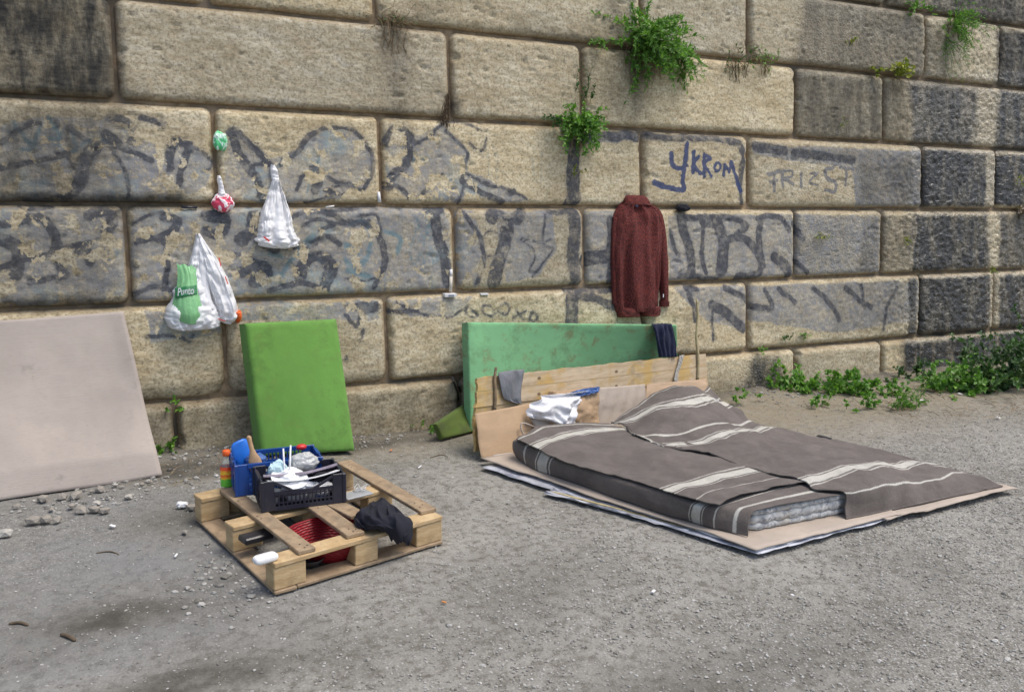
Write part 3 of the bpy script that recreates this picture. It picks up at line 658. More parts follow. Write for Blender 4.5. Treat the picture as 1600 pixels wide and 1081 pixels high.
M_STICK2 = simple('pale_stick_bark', (.36, .30, .17), .85, .25, 20, .5, 60, .004)

# ================================================================ LEANING CARDBOARD (left)
def lean_corner(px, py, off): return W(px, py, off)
TR_ = W(193, 487, .075); BR_ = G(254, 739, .015); BL_ = G(0, 778, .015); TL_ = W(0, 500, .075)
ex = (TL_-TR_); TL_ = TR_+ex*2.0; BL_ = BR_+(BL_-BR_)*2.0
fr = lambda s, t: bil([TL_, TR_, BR_, BL_], s, t)
cn = unit(np.cross(TR_-TL_, BL_-TL_)); cn = cn if cn[1] < 0 else -cn
def cardf(s, t):
    P = fr(s, t); bow = (np.sin(s*3.14)*-.035+.012*np.sin(t*9+s*3)*s)
    fold = -np.maximum(s-.86, 0)*.55
    curl = .02*sstep(.93, 1, t)*np.sin(s*7)
    return P+cn*(bow+fold*.5+curl+(fbm(s*3, t*4, 3, 1)-.5)*.02)[..., None]
cb = empty('leaning_cardboard', (BR_+BL_)/2, 'large pinkish grey cardboard sheet leaning on the wall at the left edge', 'cardboard')
sheet('panel', cardf, cn*-.006, M_CARD, cb, (60, 60))
# brown torn mark and little nicks of lifted paper
for (px, py, L) in ((53, 588, .012), (66, 609, .006), (137, 665, .008)):
    q0 = Yp(px, py, -.0); s_, t_ = None, None
    d = ray(px, py); tt = ((TR_-CAM)@cn)/(d@cn); q = CAM+d*tt
    mm = MB(); mm.box(q+cn*.010, unit(TR_-TL_)*L/2, unit(TL_-BL_)*L*.3, cn*.002, .001); mm.build('torn_flap', M_CARDEDGE if L > .024 else M_CARD2, cb)

# ================================================================ GREEN FOAM SLABS
TLg, TRg = W(384, 505, .27), W(527, 498, .17); BLg, BRg = G(409, 712, .02), G(556, 704, .02)
foam('foam_mattress', [TLg, TRg, BRg, BLg], .12, M_GREEN, 'bright grass green foam slab standing upright against the wall behind the pallet', 'foam mattress', edge=.02)
TLm, TRm = W(731, 503, .21), W(1058, 507, .17); BLm = Yp(726, 648, -.33)
BLm = G(738, 690, .0); BLm[1] = min(BLm[1], TLm[1]-.05); BRm = G(1066, 640, .0)
BLm = G(736, 674, .01); BRm = G(1062, 608, .01)
foam('foam_mattress', [TLm, TRm, BRm, BLm], .10, M_MINT, 'long stained mint green foam slab leaning on the wall behind the plank headboard', 'foam mattress', edge=.012)
# fallen olive piece, lying tilted with its lower edge on the ground
a0 = G(692, 686, .01); a1 = G(748, 672, .01); b0 = G(683, 662, .12); b1 = G(742, 622, .17)
foam('foam_offcut', [b0, b1, a1, a0], .035, M_OLIVE, 'dark olive green foam offcut slumped on the dirt beside the long mint slab', 'foam', n=14, edge=.01)
mm = MB(); mm.beam(G(722, 648, .0), W(708, 592, .12), .05, .012, (1, 0, 0)); mm.beam(G(728, 640, 0), W(716, 600, .10), .03, .01, (1, 0, .2))
tag(mm.build('splintered_board', simple('black_board', (.03, .028, .025), .8)), 'blackened splintered board wedged behind the left end of the mint slab', 'board')

# ================================================================ HEADBOARD
hl, hr = G(742, 712, 0), G(1108, 640, 0)
HL0, HR0 = hl, G(1104, 622, 0)
hd = unit(HR0-HL0); hn = unit(np.cross(hd, [0, 0, 1])); hn = hn if hn[1] < 0 else -hn; hn = -(-hn)
up_h = unit(np.array([0, 0, 1.0])-hn*.16)            # leans back
def Hp(px, py, off=0.0):                             # on the leaning headboard plane
    nrm = unit(np.cross(hd, up_h)); nrm = nrm if nrm[1] < 0 else -nrm
    d = ray(px, py); t = ((HL0+nrm*off-CAM)@nrm)/(d@nrm); return CAM+d*t
HN = unit(np.cross(hd, up_h)); HN = HN if HN[1] < 0 else -HN
hb = empty('plank_headboard', (HL0+HR0)/2, 'weathered yellowish plank panel leaning as a headboard at the top of the bed', 'headboard')
Lp = [(747, 590), (745, 612), (743, 637), (742, 668), (743, 706)]; Rp = [(1103, 552), (1104, 572), (1105, 592), (1106, 610), (1107, 628)]
for i in range(4):
    a, b_, c_, d_ = Hp(*Lp[i]), Hp(*Rp[i]), Hp(*Rp[i+1]), Hp(*Lp[i+1])
    def ff(s, t, a=a, b_=b_, c_=c_, d_=d_, i=i):
        P = bil([a, b_, c_, d_], s*.975+.012, t); jag = (fbm(s*3, t*0+i*7, 3, i)-.5)*.035*sstep(.06, 0, t)+(i == 0)*(fbm(t*26, s*0, 3, 2)-.5)*.008*sstep(.3, 0, s)
        P = P+hd*jag[..., None]+up_h*((i == 0)*(fbm(t*26, s*0, 3, 2)-.5)*.014*sstep(.3, 0, s))[..., None]
        return P+HN*(.004*math.sin(i*2.1)+(fbm(t*6+i, s*2, 2, 3)-.5)*.005)[..., None]
    sheet('plank', ff, HN*-.022, M_PLANK, hb, (8, 90), smooth=False)
mm = MB(); mm.beam(Hp(850, 590, -.035), Hp(860, 690, -.035), .09, .02, HN); mm.build('batten', M_PLANK, hb)
mm = MB(); mm.beam(Hp(1040, 562, -.035), Hp(1048, 650, -.035), .09, .02, HN); mm.build('batten', M_PLANK, hb)
# sticks
st = [Hp(773, 640, .012), Hp(774, 615, .014), Hp(773, 590, .012), Hp(775, 574, .006)]
mm = MB(); mm.tube(np.array(curve(st, 4)), np.linspace(.0115, .009, 13), 8); tag(mm.build('stick', M_STICK, smooth=True), 'short brown peeled stick standing against the left end of the headboard', 'stick')
st = [Hp(1090, 594, .012), Hp(1091, 560, .014), Hp(1088, 527, .01), Hp(1090, 500, .012), Hp(1089, 468, .016)]
mm = MB(); mm.tube(np.array(curve(st, 4)), np.linspace(.0115, .009, 17), 8); mm.tube([Hp(1090, 527, .01), Hp(1096, 520, .03)], [.006, .003], 6)
tag(mm.build('stick', M_STICK2, smooth=True), 'tall slender pale stick rising above the right end of the headboard', 'stick')
# cardboard and kraft sheets propped in front of the planks
def propped(name, px, label, cat, mat, off=.02, th=.004, bend=.0, n=(24, 24), seed=1, creases=0, parent=None):
    c = [Hp(*p, off+q) if len(p) == 2 else None for p, q in px]
    def ff(s, t):
        P = bil(c, s, t); return P+HN*((fbm(s*3+seed, t*3, 3, seed)-.5)*.02+bend*np.sin(t*3.14)+creases*(np.abs(((t*5+s*1.5) % 1)-.5)-.25)*.02)[..., None]
    return tag(sheet(name, ff, HN*-th, mat, None, n), label, cat)
propped('cardboard_sheet', [((742, 646), .012), ((838, 628), .012), ((850, 712), .16), ((752, 716), .09)], 'kraft brown cardboard sheet bent against the left end of the headboard', 'cardboard', M_KRAFT, bend=.01, seed=2)
propped('cardboard_sheet', [((933, 606), .03), ((1008, 600), .03), ((1012, 668), .07), ((935, 668), .07)], 'creased pale tan cardboard sheet in the middle of the headboard', 'cardboard', M_CARD2, bend=.012, seed=3, creases=1)
propped('cardboard_sheet', [((1012, 600), .018), ((1105, 592), .018), ((1106, 622), .06), ((1004, 640), .06)], 'tan cardboard strip under the striped strap at the right end of the headboard', 'cardboard', card_mat('warm_tan_cardboard', (.45, .32, .21)), seed=4)
# kraft paper bag and handle
bagc = [(Hp(862, 612, .05), Hp(934, 605, .05), Hp(936, 668, .09), Hp(860, 668, .11))]
kb = empty('kraft_paper_bag', bagc[0][2], 'crumpled brown kraft paper bag lying between headboard and mattress under the white plastic', 'paper bag')
sheet('bag_body', lambda s, t: bil(list(bagc[0]), s, t)+HN*(.035*np.sin(t*3.14)*np.sin(s*3+.2)+(np.abs(fbm(s*3, t*4, 3, 5)-.5))*.05)[..., None], HN*-.045, M_KRAFT, kb, (30, 30), smooth=False)
tri = [Hp(826, 650, .10), Hp(856, 655, .11), Hp(866, 668, .13), Hp(842, 675, .14)]
sheet('bag_flap', lambda s, t: bil(tri, s, t)+HN*(.02*np.sin(t*3.14))[..., None], HN*-.004, M_CARD2, kb, (10, 10))
hp = [Hp(838, 668, .13), Hp(818, 661, .13), Hp(814, 668, .13), Hp(824, 688, .16), Hp(838, 692, .16)]
mm = MB(); mm.tube(np.array(curve(hp, 6)), .006, 6); mm.build('bag_handle', M_CARD2, kb, smooth=True)

# ---- white plastic sheet and grey cloth, navy cloth, strap
def plastic_mat(name, c, sss=.0, alpha=.0, rough=.35, var=.05):
    b = NB(name); ob = b.obj(); n = b.noise(16, 5, ob, .6, 1.2); n2 = b.noise(55, 3, b.scale(ob, (1.6, 1.6, .6)), .6, .8)
    colr = b.mix(b.rng(n, .35, .65), tuple(x*(1-var*2) for x in c), c)
    b.p.inputs['Transmission Weight'].default_value = 0; b.p.inputs['Subsurface Weight'].default_value = 0
    m = b.fin(colr, rough, b.bump(b.math('ADD', n, b.math('MULTIPLY', n2, .6)), .35, .010))
    tr = b.t.nodes.new('ShaderNodeBsdfTranslucent'); b._in(tr.inputs[0], colr); mx = b.t.nodes.new('ShaderNodeMixShader'); mx.inputs[0].default_value = .3
    b.L(b.p.outputs[0], mx.inputs[1]); b.L(tr.outputs[0], mx.inputs[2]); b.L(mx.outputs[0], b.out.inputs[0])
    return m
M_BAG = plastic_mat('white_plastic_film', (.9, .9, .92)); M_BLUEF = plastic_mat('blue_plastic_film', (.10, .20, .50), rough=.3)
def crumple(name, c, r, mat, seed=1, parent=None, sub=4, amp=.35, sharp=True, origin=None, axes=None):
    bm = bmesh.new(); bmesh.ops.create_icosphere(bm, subdivisions=sub, radius=1)
    V = np.array([v.co[:] for v in bm.verts]); F = np.array([[v.index for v in f.verts] for f in bm.faces]); bm.free()
    k = seed*3.7
    n1 = fbm(V[:, 0]*1.7+k, V[:, 1]*1.7+V[:, 2]*1.3, 4, seed)-.5; n2 = np.abs(fbm(V[:, 2]*3+k, V[:, 0]*3-V[:, 1]*2, 3, seed+1)-.5)
    d = 1+amp*(n1*2)+amp*1.2*(.15-n2)
    V = V*d[:, None]*np.asarray(r); 
    if axes is not None: V = V@np.asarray(axes)
    V = V+np.asarray(c)
    return mesh_np(name, V, F, mat, parent, origin, not sharp)
wp = [[Hp(820, 645, .09), Hp(826, 632, .10), Hp(845, 618, .09), Hp(880, 614, .08), Hp(930, 608, .06)],
      [Hp(826, 652, .12), Hp(842, 640, .14), Hp(862, 628, .14), Hp(888, 625, .12), Hp(905, 622, .08)],
      [Hp(845, 656, .13), Hp(862, 650, .16), Hp(875, 640, .17), Hp(890, 636, .14), Hp(901, 630, .10)],
      [Hp(864, 660, .14), Hp(872, 664, .16), Hp(880, 655, .17), Hp(890, 652, .15), Hp(896, 648, .12)],
      [Hp(868, 668, .14), Hp(876, 672, .15), Hp(884, 670, .16), Hp(892, 668, .15), Hp(894, 664, .13)]]
f = gridsurf(wp); s, t = np.meshgrid(np.linspace(0, 1, 70), np.linspace(0, 1, 90), indexing='ij')
V = f(s, t)+HN*((np.abs(fbm(s*4, t*5, 2, 3)-.5)*.15)+(np.abs(fbm(s*7, t*6, 2, 4)-.5)*.02))[..., None]
tag(solid_cloth('plastic_sheet', V, M_BAG, .0015), 'crumpled white plastic bag spilling over the head of the mattress', 'plastic bag')
wb = [[Hp(885, 614, .075), Hp(905, 608, .08), Hp(934, 604, .06)], [Hp(895, 622, .08), Hp(912, 617, .09), Hp(933, 612, .07)]]
f = gridsurf(wb); s, t = np.meshgrid(np.linspace(0, 1, 20), np.linspace(0, 1, 40), indexing='ij')
tag(solid_cloth('blue_wrapper', f(s, t)+HN*(np.abs(fbm(s*4, t*8, 3, 6)-.5)*.05+.012)[..., None], M_BLUEF, .0015), 'blue printed plastic wrapper tucked behind the white bag at the headboard', 'wrapper')
def cloth_mat(name, c, c2=None, sc=350, rough=.95, bump=.4):
    b = NB(name); ob = b.obj(); n = b.noise(sc, 2, ob); n2 = b.noise(9, 5, ob, .65)
    colr = b.mix(b.rng(n2, .3, .7), tuple(x*.8 for x in c), c2 or tuple(x*1.2 for x in c)); colr = b.mix(b.rng(n, .35, .6, .35, 0), colr, tuple(x*.4 for x in c))
    return b.fin(colr, rough, b.bump(n, bump, .003), Sheen_Weight=.0)
M_GREYCLOTH = cloth_mat('grey_jersey', (.17, .175, .19)); M_NAVY = cloth_mat('navy_cloth', (.010, .014, .040)); M_BLACKCLOTH = cloth_mat('black_cloth', (.010, .010, .016))
def ruched(rows, name, mat, label, cat, folds=6, amp=.015, fn=Hp, n=(40, 60), seed=0, th=.003, normal=None):
    P = [[fn(px, py, o_) for px, py, o_ in r] for r in rows]; f = gridsurf(P); s, t = np.meshgrid(np.linspace(0, 1, n[0]), np.linspace(0, 1, n[1]), indexing='ij')
    nrm = HN if normal is None else normal
    d = amp*(.5+.5*np.sin(t*folds*6.28+2*fbm(s*2, t*2, 2, seed)*3+seed))*(.3+.7*s)+amp*1.2*(fbm(s*4, t*5, 3, seed)-.4)
    return tag(solid_cloth(name, f(s, t)+nrm*d[..., None], mat, th), label, cat)
ruched([[(779, 583, .0), (795, 580, .0), (818, 578, .0)], [(778, 584, .02), (796, 581, .025), (818, 579, .02)], [(781, 605, .015), (800, 606, .03), (815, 602, .02)], [(788, 624, .015), (802, 624, .025), (814, 622, .02)], [(806, 629, .015), (810, 631, .02), (815, 631, .015)]], 'grey_cloth', M_GREYCLOTH, 'small grey cloth draped over the top of the headboard beside the short stick', 'cloth', 2.0, .014, seed=2)
navn = unit(np.cross(TRm-TLm, BLm-TLm)); navn = navn if navn[1] < 0 else -navn
def Fp(px, py, off=0.0):
    d = ray(px, py); t = ((TLm+navn*off-CAM)@navn)/(d@navn); return CAM+d*t
ruched([[(1019, 508, -.05), (1036, 507, -.05), (1050, 508, -.05)], [(1019, 508, .008), (1036, 507, .012), (1050, 508, .008)], [(1025, 530, .01), (1039, 530, .02), (1054, 530, .01)], [(1030, 558, .01), (1042, 558, .02), (1056, 558, .01)]], 'navy_garment', M_NAVY, 'folded navy garment hung over the right end of the mint foam slab', 'garment', 4.5, .02, fn=Fp, seed=1, normal=navn)
b = NB('striped_webbing'); t_ = b.attr('t').outputs['Fac']; wv = b.math('SINE', b.math('MULTIPLY', t_, 22.0)); M_STRAP = b.fin(b.mix(b.rng(wv, -.1, .1), (.03, .03, .035), (.55, .52, .46)), .8)
sp = [[(1063, 556, -.01), (1069, 555, -.01)], [(1062, 556, .012), (1069, 555, .012)], [(1060, 567, .016), (1066, 567, .016)], [(1056, 580, .02), (1061, 580, .02)], [(1054, 592, .03), (1059, 592, .03)], [(1055, 600, .035), (1059, 601, .035)]]
f = gridsurf([[Hp(*q) for q in r] for r in sp]); s, t = np.meshgrid(np.linspace(0, 1, 40), np.linspace(0, 1, 8), indexing='ij')
strp = empty('striped_strap', Hp(1057, 600, .03), 'black and cream striped webbing strap hanging over the headboard near its right end', 'strap')
solid_cloth('webbing', f(s, t), M_STRAP, .002, strp, attrs=dict(t=t))
mm = MB(); q = Hp(1057, 598, .038); mm.tube(np.array([q+hd*.012*math.cos(a)+up_h*.022*math.sin(a) for a in np.linspace(0, 6.28, 17)]), .0022, 6); mm.build('buckle', simple('tarnished_buckle', (.35, .35, .36), .35, .1), strp)
# ================================================================ THE BED
# cardboard groundsheets
def gsheet(name, pts, z, mat, label, cat, th=.004, seed=1, n=26, lift=.01):
    c = [G(*p, z) for p in pts]
    def ff(s, t):
        P = bil(c, s, t); e = np.minimum(np.minimum(s, 1-s), np.minimum(t, 1-t))
        P[..., 2] += lift*sstep(.12, 0, e)*(fbm(s*6+seed, t*6, 3, seed)-.1)+(fbm(s*2+seed, t*3, 2, seed)-.5)*.006
        P[..., :2] += ((fbm(s*14+seed, t*14, 3, seed+2)-.5)*.03*sstep(.08, 0, e))[..., None]; return P
    return tag(sheet(name, ff, (0, 0, -th), mat, None, (n, n)), label, cat)
gsheet('groundsheet', [(752, 729), (1060, 670), (1410, 806), (1185, 866)], .016, M_NEWS, 'printed glossy paper sheet lowest under the near edge of the bed', 'paper', .002, 5, 40, .005)
gsheet('groundsheet', [(770, 712), (1060, 670), (1400, 800), (1182, 862)], .022, M_WHITEPAPER, 'white paper layer showing as a thin rim under the near corner of the bed cardboard', 'paper', .002, 3, 40, .008)
gsheet('groundsheet', [(1110, 665), (1200, 682), (1590, 762), (1386, 812)], .028, M_CARD2, 'tan cardboard groundsheet under the foot of the bed, right piece with a torn edge', 'cardboard', .005, 7, 40, .012)
gsheet('groundsheet', [(750, 717), (1060, 665), (1408, 803), (1181, 858)], .034, M_CARD2, 'long tan cardboard groundsheet under the left side of the mattress', 'cardboard', .005, 9, 50, .012)
gsheet('paper_scrap', [(850, 770), (868, 764), (1085, 826), (1075, 831)], .012, M_NEWS, 'strip of blue printed paper sticking out from under the long groundsheet', 'paper', .002, 11, 30, .02)
for (a, b_, i) in (((862, 768), (1010, 806), 0), ((980, 800), (1110, 833), 1)):
    mm = MB(); mm.beam(G(*a, .012), G(*b_, .016), .018, .006); tag(mm.build('wood_lath', M_STICK2), ('thin wooden lath lying by the left side of the bed cardboard, near its middle', 'thin wooden lath lying under the edge of the bed cardboard nearest its front corner')[i], 'lath')

# mattress: a thick lumpy quilted pad, its foot end showing between the blankets
def quilt_mat():
    b = NB('grey_white_quilting'); ob = b.obj(); n = b.noise(14, 5, ob, .6); n2 = b.noise(5, 5, ob, .7)
    c = b.mix(b.rng(n, .3, .7), (.33, .34, .34), (.58, .58, .56)); c = b.mix(b.rng(n2, .55, .7, 0, .6), c, (.30, .25, .19)); c = b.mix(b.rng(b.noise(26, 4, ob, .7), .50, .60, 0, .75), c, (.17, .18, .20))
    return b.fin(c, .9, b.bump(b.noise(120, 3, ob), .3, .003))
M_QUILT = quilt_mat()
mat_e = empty('mattress', G(990, 770, .034), 'lumpy grey white quilted mattress folded in layers under the brown blankets', 'mattress')
ZT, ZB = .144, .036
mFL, mHL = G(1178, 831, ZB), G(806, 712, ZB); mFR = G(1350, 797, ZB); mHR = mHL+(mFR-mFL)*1.0
def roll_layer(zc, r, name, a0=mFL, a1=mFR, h0=mHL, h1=mHR, sd=0, ins=.0):
    """one folded layer: flattened pad with bulging, puckered rim"""
    n, m = 140, 22
    th = np.linspace(0, 2*math.pi, m, endpoint=False)
    rings = []
    s = np.linspace(0, 1, n)
    V = np.zeros((n, m, 3)); cen = (a0+a1+h0+h1)/4
    ctr = []
    loop = [a0, a1, h1, h0]; P = []
    for k in range(4):
        A, B = loop[k], loop[(k+1) % 4]; L = np.linalg.norm(B-A); q = max(4, int(L/.02))
        for i in range(q): P.append(A+(B-A)*i/q)
    P = np.array(P); 
    for _ in range(4): P = (np.roll(P, 1, 0)+P*2+np.roll(P, -1, 0))/4
    inw = cen-P; inw[:, 2] = 0; inw /= np.linalg.norm(inw, axis=1)[:, None]
    n = len(P); k = np.arange(n)
    bump = .55+.55*np.abs(np.sin(k*.02/(.075+.01*sd)*math.pi+sd*2+2*fbm(k*.03+sd, k*0, 2, sd)))**.6+.3*(fbm(k*.11+sd*9, k*0, 3, sd)-.5)
    V = np.zeros((n, m, 3))
    for j, a in enumerate(th):
        # a: cross-section angle; half facing outwards round, inner half stretched far in
        ox = math.cos(a); oz = math.sin(a); rr = r*bump
        base = P-inw*(ins-.0)*-1+inw*r
        V[:, j] = base-inw*(ox*rr)[:, None]*(1 if ox > 0 else 6); V[:, j, 2] = zc+oz*r*(.55+.45*bump)*1.0
    V = V.reshape(-1, 3)
    i = k[:, None]; i2 = (i+1) % n; j = np.arange(m)[None]; j2 = (j+1) % m
    F = np.stack([i*m+j, i2*m+j, i2*m+j2, i*m+j2], -1).reshape(-1, 4)
    return mesh_np(name, V, F, M_QUILT, mat_e)
roll_layer(.052, .018, 'folded_layer', sd=1, ins=.004); roll_layer(.092, .029, 'folded_layer', sd=2, ins=.0); roll_layer(.131, .016, 'folded_layer', sd=4, ins=.002)
mm = MB(); cc = (mFL+mFR+mHL+mHR)/4
ins4 = [mFL+(cc-mFL)*.12, mFR+(cc-mFR)*.12, mHR+(cc-mHR)*.12, mHL+(cc-mHL)*.12]
mm.add([q for q in ins4]+[q+np.array([0, 0, ZT-ZB-.004]) for q in ins4], [(3, 2, 1, 0), (4, 5, 6, 7), (0, 1, 5, 4), (1, 2, 6, 5), (2, 3, 7, 6), (3, 0, 4, 7)]); mm.build('core', M_QUILT, mat_e)

# blankets
def blanket_mat():
    b = NB('striped_brown_blanket'); s = b.attr('s').outputs['Fac']; ob = b.obj()
    n = b.noise(260, 3, ob, .7); n2 = b.noise(6, 5, ob, .65); n3 = b.noise(60, 4, ob, .7)
    c = b.mix(b.rng(n2, .3, .7), (.098, .083, .074), (.150, .129, .115)); c = b.mix(b.rng(n, .35, .6, .45, 0), c, (.05, .04, .036)); c = b.mix(b.rng(n3, .55, .75, 0, .25), c, (.23, .20, .19))
    cream = b.mix(b.rng(n, .3, .6), (.34, .33, .29), (.54, .525, .47))
    st = b.math('SUBTRACT', s, b.math('MULTIPLY', b.math('SUBTRACT', b.noise(90, 2, ob), .5), .004))
    def band(a, e): return b.math('MULTIPLY', b.rng(st, a-.002, a+.002), b.rng(st, e-.002, e+.002, 1, 0))
    return b, c, cream, band
def blanket(name_m, bands):
    b, c, cream, band = blanket_mat(); tot = None
    for a, e in bands:
        q = band(a, e); tot = q if tot is None else b.math('MAXIMUM', tot, q)
    c = b.mix(b.math('MULTIPLY', tot, b.rng(b.noise(12, 4, b.obj()), .3, .6, .75, .95)), c, cream)
    ob = b.obj(); h = b.math('ADD', b.noise(240, 3, ob, .7), b.math('MULTIPLY', b.noise(28, 4, ob, .6), 1.2))
    b.p.inputs['Sheen Weight'].default_value = .12; b.p.inputs['Sheen Roughness'].default_value = .5; b.p.inputs['Sheen Tint'].default_value = (.7, .62, .58, 1)
    m = b.fin(c, .97, b.bump(h, .5, .006)); m.name = name_m; return m
def wide(c, w=.045, gap=.008, line=.0045):
    w *= .82        # broad cream band with a thin line either side
    h = w/2; return [(c-h, c+h), (c-h-gap-line, c-h-gap), (c+h+gap, c+h+gap+line)]
def line(c, w=.006): return [(c-w/2, c+w/2)]
def lay(rows, svals, name, mat, label, wr=.008, n=(170, 120), seed=0, th=.005, edge_rag=.006, extra=None, zl=0.0):
    P = [[G(px, py, z) for px, py, z in r] for r in rows]; f = gridsurf(P, svals)
    s, t = np.meshgrid(np.linspace(svals[0], svals[-1], n[0]), np.linspace(0, 1, n[1]), indexing='ij')
    V = f(s, t); x, y = V[..., 0], V[..., 1]
    V[..., 2] += zl*sstep(.13, .155, V[..., 2])
    V[..., 2] += (fbm(x*5, y*5, 3, seed)-.5)*wr*1.6+(np.abs(fbm(x*3.2+y*2, y*6-x*1.5, 3, seed+1)-.5)-.12)*wr*-2.0
    fo_ = np.sin((x*.8+y*1.0)*9+3*fbm(x*2, y*2, 2, seed+2))*sstep(.35, .7, fbm(x*1.7+4, y*1.7, 2, seed+3)); V[..., 2] += fo_*wr*.75+(fbm(x*15, y*15, 2, seed)-.5)*.007*sstep(.06, .12, V[..., 2])
    rag = (fbm(s*45, t*0+seed, 3, seed)-.5)*edge_rag; e = sstep(.04, 0, t)
    V[..., 0] -= rag*e; V[..., 1] += rag*e
    V[..., 2] = np.maximum(V[..., 2], .042 if True else 0)
    if extra is not None: V = extra(V, s, t)
    return tag(solid_cloth(name, V, mat, th, attrs=dict(s=s)), label, 'blanket', 'striped brown wool blankets on the bed')
# C: the blanket wrapped round the side (runs down the left face, dark in shade) and over the foot-left corner
sv = [0, .10, .2, .35, .5, .65, .78, .86, .93, 1.0]
topL = [(804, 686), (838, 699), (870, 715), (925, 731), (985, 752), (1040, 769), (1085, 786), (1112, 791), (1142, 792), (1178, 797)]
botL = [(806, 716), (832, 731), (864, 743), (915, 760), (975, 782), (1030, 801), (1080, 815), (1106, 823), (1134, 829), (1168, 838)]
rows = []
for i, (a, c_) in enumerate(zip(topL, botL)):
    g = G(*c_, .042); tp = G(*a, .156); inn = tp+(G(1250, 754, .156)-G(1040, 769, .156))*.95*(.75 if i < 3 else 1)
    if i >= 6: inn = G(*[(1225, 742), (1248, 748), (1275, 757), (1312, 771)][i-6], .160)
    mid = (g+tp)/2; outw = unit(np.array([g[0]-inn[0], g[1]-inn[1], 0]))
    rows.append([g, mid+outw*.018, tp+outw*.006-np.array([0, 0, .008]), tp+(inn-tp)*.12+np.array([0, 0, .001]), tp+(inn-tp)*.5+np.array([0, 0, .003]), inn+np.array([0, 0, -.006])])
fC = gridsurf(rows, sv); s, t = np.meshgrid(np.linspace(0, 1, 190), np.linspace(0, 1, 70), indexing='ij'); V = fC(s, t)
V[..., 2] += (fbm(V[..., 0]*6, V[..., 1]*6, 3, 4)-.5)*.008*sstep(.2, .6, t)
ow = unit(np.array([-(mHL-mFL)[1], (mHL-mFL)[0], 0])); ow = ow if ow[0] < 0 else -ow
V += ow*((fbm(s*7, t*3, 3, 2)-.5)*.020*sstep(.5, .3, t))[..., None]
tag(solid_cloth('striped_blanket', V, blanket('brown_blanket_under', line(.065)+wide(.155, .055)+wide(.80, .045)+line(.885)+line(.955, .010)), .005, attrs=dict(s=s)),
    'lowest dark brown striped blanket, wrapped down the near side of the mattress', 'blanket', 'striped brown wool blankets on the bed')
# A: folded double on top of the left half
rowsA = [[(806, 688, .160), (820, 678, .166), (840, 668, .168), (866, 664, .168), (905, 663, .168), (950, 664, .168)],
 [(813, 691, .162), (835, 680, .170), (858, 671, .172), (890, 668, .172), (925, 667, .172), (965, 668, .172)],
 [(838, 701, .162), (868, 688, .172), (900, 678, .175), (930, 673, .173), (960, 671, .172), (985, 671, .172)],
 [(880, 721, .162), (915, 703, .172), (955, 693, .175), (990, 688, .173), (1020, 686, .172), (1050, 686, .170)],
 [(942, 738, .160), (985, 722, .172), (1020, 712, .174), (1055, 707, .172), (1085, 705, .172), (1120, 703, .170)],
 [(1004, 757, .160), (1045, 741, .172), (1085, 729, .172), (1125, 721, .170), (1155, 717, .170), (1190, 713, .168)],
 [(1044, 770, .161), (1085, 755, .170), (1128, 744, .172), (1165, 737, .170), (1195, 733, .170), (1230, 729, .168)],
 [(1092, 787, .162), (1115, 774, .171), (1150, 762, .172), (1190, 752, .171), (1225, 745, .171), (1255, 741, .168)],
 [(1123, 792, .170), (1150, 779, .175), (1182, 768, .176), (1212, 761, .176), (1235, 757, .174), (1262, 752, .172)]]
svA = [0, .035, .115, .30, .48, .64, .735, .88, 1.0]
lay(rowsA, svA, 'striped_blanket', blanket('brown_blanket_left', line(.022)+wide(.115, .042)+wide(.735, .05, .009)+line(.865)),
    'brown blanket with cream stripes folded flat over the left half of the bed', .013, zl=.007, seed=1, n=(180, 110))
# B: over the pillow and the right half, down to the ground on the far and foot sides
rowsB = [[(955, 664, .172), (975, 648, .22), (1000, 630, .27), (1030, 616, .30), (1068, 609, .31), (1102, 609, .25), (1116, 616, .06)],
 [(960, 664, .172), (988, 656, .21), (1008, 645, .25), (1035, 633, .29), (1072, 626, .30), (1110, 625, .24), (1139, 634, .05)],
 [(976, 668, .175), (996, 680, .18), (1020, 680, .185), (1055, 676, .195), (1100, 667, .20), (1142, 663, .17), (1184, 661, .05)],
 [(994, 682, .175), (1026, 697, .172), (1062, 695, .172), (1105, 689, .18), (1150, 679, .175), (1184, 671, .13), (1219, 673, .045)],
 [(1060, 703, .175), (1098, 706, .172), (1130, 703, .175), (1170, 697, .18), (1205, 690, .16), (1235, 685, .11), (1264, 684, .045)],
 [(1131, 720, .174), (1165, 718, .172), (1200, 712, .178), (1240, 704, .17), (1275, 697, .14), (1300, 694, .09), (1330, 696, .045)],
 [(1190, 737, .174), (1220, 733, .172), (1260, 724, .175), (1300, 715, .165), (1340, 708, .13), (1370, 706, .085), (1400, 708, .045)],
 [(1256, 754, .172), (1285, 749, .166), (1325, 737, .172), (1365, 729, .16), (1405, 725, .13), (1438, 724, .08), (1468, 729, .045)],
 [(1275, 764, .172), (1300, 761, .166), (1345, 749, .170), (1385, 741, .155), (1425, 735, .12), (1460, 733, .08), (1496, 738, .045)],
 [(1318, 771, .160), (1345, 767, .164), (1385, 759, .155), (1425, 751, .14), (1462, 745, .12), (1490, 740, .09), (1515, 741, .045)],
 [(1321, 790, .10), (1350, 786, .10), (1390, 778, .10), (1430, 770, .09), (1475, 762, .08), (1510, 754, .065), (1540, 749, .045)],
 [(1322, 811, .036), (1355, 805, .036), (1397, 796, .036), (1440, 787, .036), (1485, 777, .036), (1530, 768, .036), (1567, 760, .036)]]
svB = [0, .09, .24, .335, .45, .57, .68, .80, .85, .90, .95, 1.0]
lay(rowsB, svB, 'striped_blanket', blanket('brown_blanket_right', line(.018)+wide(.105, .035, .008)+line(.25, .008)+wide(.335, .028, .007)+wide(.80, .032, .006)+line(.905, .006)),
    'brown striped blanket spread over the pillow and the right half of the bed', .022, seed=5, n=(260, 160), zl=.016, th=.008)
